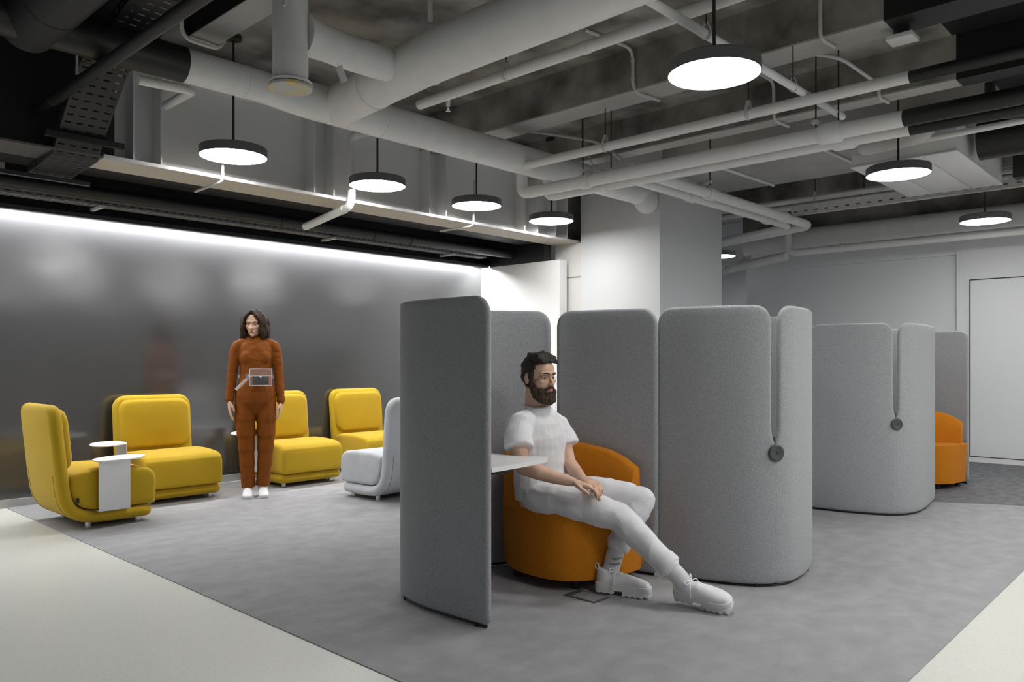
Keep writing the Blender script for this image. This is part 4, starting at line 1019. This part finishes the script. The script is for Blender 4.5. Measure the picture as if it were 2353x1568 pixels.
hand_prims(b, (-.218, -.014, .848), (.05, -.05, -1), (-.15, .98, 0), (1, .1, 0), .95, .42, 1)
hand_prims(b, (.215, -.014, .828), (-.06, -.05, -1), (.15, .98, 0), (-1, .1, 0), .92, .95, 1)
b.blob('body', 'skin_w', wo, .0042, 3, head_post(TW))
before = set(bpy.data.objects); face_parts(TW, wo, False)
# hair: wavy bob
b = MB(); random.seed(4)
b.ell(TW @ Vector((0, .022, .036)), (.083, .098, .086), TW.to_3x3(), 22, 16)
b.ell(TW @ Vector((0, .05, -.02)), (.080, .066, .085), TW.to_3x3(), 22, 16)
for i in range(34):
    ph = R(46 + (314-46)*i/33); sx, sy = math.sin(ph), -math.cos(ph)
    ph0 = random.uniform(0, 6.28); am = random.uniform(.006, .012)
    pts = []
    for k in range(9):
        u = k/8; z = .078 - u*(.200 + random.uniform(-.008, .008)); rad = .062 + .018*min(1, u*4) + .026*u + .012*math.sin(u*3.1)
        wv = am*math.sin(ph0 + u*7)
        pts.append(TW @ Vector((sx*(rad+wv)*1.02, sy*(rad*1.08+wv)+.018, z)))
    b.tube(pts, [.006, .014, .017, .0175, .018, .018, .017, .014, .008], 8, dome=2)
for s_ in (-1, 1):
    for j in range(4):
        pts = [TW @ Vector(p) for p in ((s_*.006, -.055+.012*j, .112), (s_*(.040+.004*j), -.082+.016*j, .078), (s_*(.066+.003*j), -.066+.016*j, .030), (s_*(.074+.004*j), -.052+.014*j, -.025), (s_*(.078+.005*j), -.045+.014*j, -.075), (s_*(.070+.010*j), -.042+.012*j, -.115))]
        b.tube(catmull(pts, 4), [.010]*4 + [.012]*12 + [.013]*3 + [.008]*2, 8, dome=2)
b.blob('hair', 'hair_w', wo, .0042, 1, strands(.0045, 75, TW, (1, 1, .22), 5))
# top
b = MB()
b.tube([(0, 0, .99), (0, 0, 1.04), (0, 0, 1.09), (0, 0, 1.16), (0, -.002, 1.23), (0, 0, 1.30), (0, .006, 1.345), (0, .014, 1.38), (-.002, .020, 1.405), (-.006, .018, 1.440)], [(.150, .108), (.136, .10), (.128, .094), (.133, .096), (.142, .098), (.146, .092), (.132, .082), (.092, .066), (.056, .054), (.051, .050)], 28, dome=1, ref=(1, 0, 0))
for s_ in (-1, 1): b.ell((s_*.055, -.058, 1.235), (.072, .044, .070), None, 18, 14)
for s_, el, wr in ((-1, (-.195, .012, 1.10), (-.217, -.010, .862)), (1, (.194, .012, 1.09), (.214, -.010, .842))):
    b.tube(catmull([Vector(p) for p in ((s_*.115, .008, 1.352), (s_*.160, .006, 1.325), (s_*.180, .010, 1.22), el, (el[0]*.52+wr[0]*.48, 0, (el[2]+wr[2])/2), wr)], 4), [.040]*3 + [.047]*3 + [.046]*4 + [.042]*4 + [.039]*4 + [.035]*3, 18, dome=1)
for s_ in (-1, 1): b.tube([(s_*.03, .016, 1.405), (s_*.09, .012, 1.375), (s_*.155, .008, 1.338)], [.034, .036, .044], 16, dome=3)
def wpost(co, n):
    c = wrinkle(.004, 11, 5, (1, 1, 1.6))(co, n); return c
b.blob('polo_neck_top', 'rust', wo, .006, 7, wpost)
# trousers
b = MB()
b.tube([(0, 0, .84), (0, 0, .90), (0, 0, .96), (0, 0, 1.02), (0, 0, 1.06)], [(.165, .115), (.172, .122), (.163, .116), (.144, .104), (.132, .096)], 28, dome=1, ref=(1, 0, 0))
for s_, pts in ((-1, ((-.082, .004, .87), (-.087, 0, .72), (-.080, 0, .55), (-.076, .004, .39), (-.068, .008, .22), (-.062, .008, .085))), (1, ((.082, .004, .87), (.088, 0, .72), (.087, 0, .55), (.082, .004, .39), (.070, .008, .22), (.060, .008, .095)))):
    b.tube(catmull([Vector(p) for p in pts], 5), [.090]*3 + [.086]*4 + [.078]*4 + [.069]*4 + [.062]*4 + [.057]*4 + [.056]*3, 22, ref=(1, 0, 0))
b.blob('trousers', 'rust', wo, .006, 9, wrinkle(.004, 8, 9, (1.6, 1.6, .5)))
for s_, cx in ((-1, -.064), (1, .062)):
    b = MB()
    b.tube([(cx, .045, .045), (cx, 0, .055), (cx+s_*.002, -.06, .045), (cx+s_*.004, -.115, .032), (cx+s_*.005, -.150, .026)], [(.034, .040), (.038, .05), (.043, .038), (.046, .026), (.038, .018)], 18, dome=3, ref=(1, 0, 0))
    b.tube([(cx, .02, .05), (cx, .02, .13)], .043, 16)
    o = b.blob('ankle_boot', 'shoe', wo, .005, 4, lambda co, n: Vector((co.x, co.y, max(co.z, .010))))
    MB().prism([(p.x, p.y) for p in catmull([Vector(q) for q in ((cx-.030, .07, 0), (cx-.036, -.02, 0), (cx-.044, -.10, 0), (cx-.036, -.165, 0), (cx+.04, -.165, 0), (cx+.048, -.10, 0), (cx+.038, -.02, 0), (cx+.030, .07, 0), (cx-.030, .07, 0))], 3)[:-1]], 0.004, .014).build('boot_sole', 'sole_dark', o)
# clear belt bag
bag = thing('belt_bag', 'clear plastic belt bag with a dark pouch worn by the woman', 'bag', (3.525, 6.40, 1.06), R(-28.7))
MB().box(-.050, .132, -.150, -.132, -.072, .074, bev=.004).build('clear_pouch', 'pvc', bag)
MB().box(-.026, .108, -.144, -.137, -.060, .012, bev=.003).build('inner_pouch', 'pouch', bag)
MB().box(-.05, .132, -.152, -.149, .012, .018).build('flap_edge', mat('pvc_edge', (0.75, 0.75, 0.78), 0.2, alpha=0.6), bag)
rim = [(-.050, .074), (.132, .074), (.132, -.072), (-.050, -.072), (-.050, .074)]
MB().tube([Vector((x, -.141, z)) for x, z in rim], .004, 6).build('welded_rim', mat('pvc_rim', (0.8, 0.8, 0.84), 0.15, alpha=0.7), bag)
MB().ell((.040, -.153, .005), (.010, .005, .010)).build('snap_button', 'alu', bag)
M['pvc_strap'] = mat('pvc_strap', (0.82, 0.80, 0.80), 0.12, alpha=0.5, coat=1)
pts = [Vector((.150*math.cos(a), .124*math.sin(a), .004*math.sin(3*a))) for a in [R(-12 + 6.6*k) for k in range(32)]]
MB().tube(pts, [(.016, .002)]*32, 8, ref=(0, 0, 1)).build('waist_strap', 'pvc_strap', bag)
MB().obox((-.045, -.138, .02), (-.165, -.128, -.105), .004, .026, up=(.7, 0, -.7)).build('strap_tail', 'pvc_strap', bag)
for k in range(6):
    p = Vector((-.060, -.139, .004)).lerp(Vector((-.135, -.133, -.075)), k/5)
    MB().ell(p, (.0035, .003, .0035), None, 8, 6).build('eyelet', 'alu', bag)
MB().box(-.085, -.052, -.144, -.136, -.008, .030, bev=.003).build('buckle', 'alu', bag)
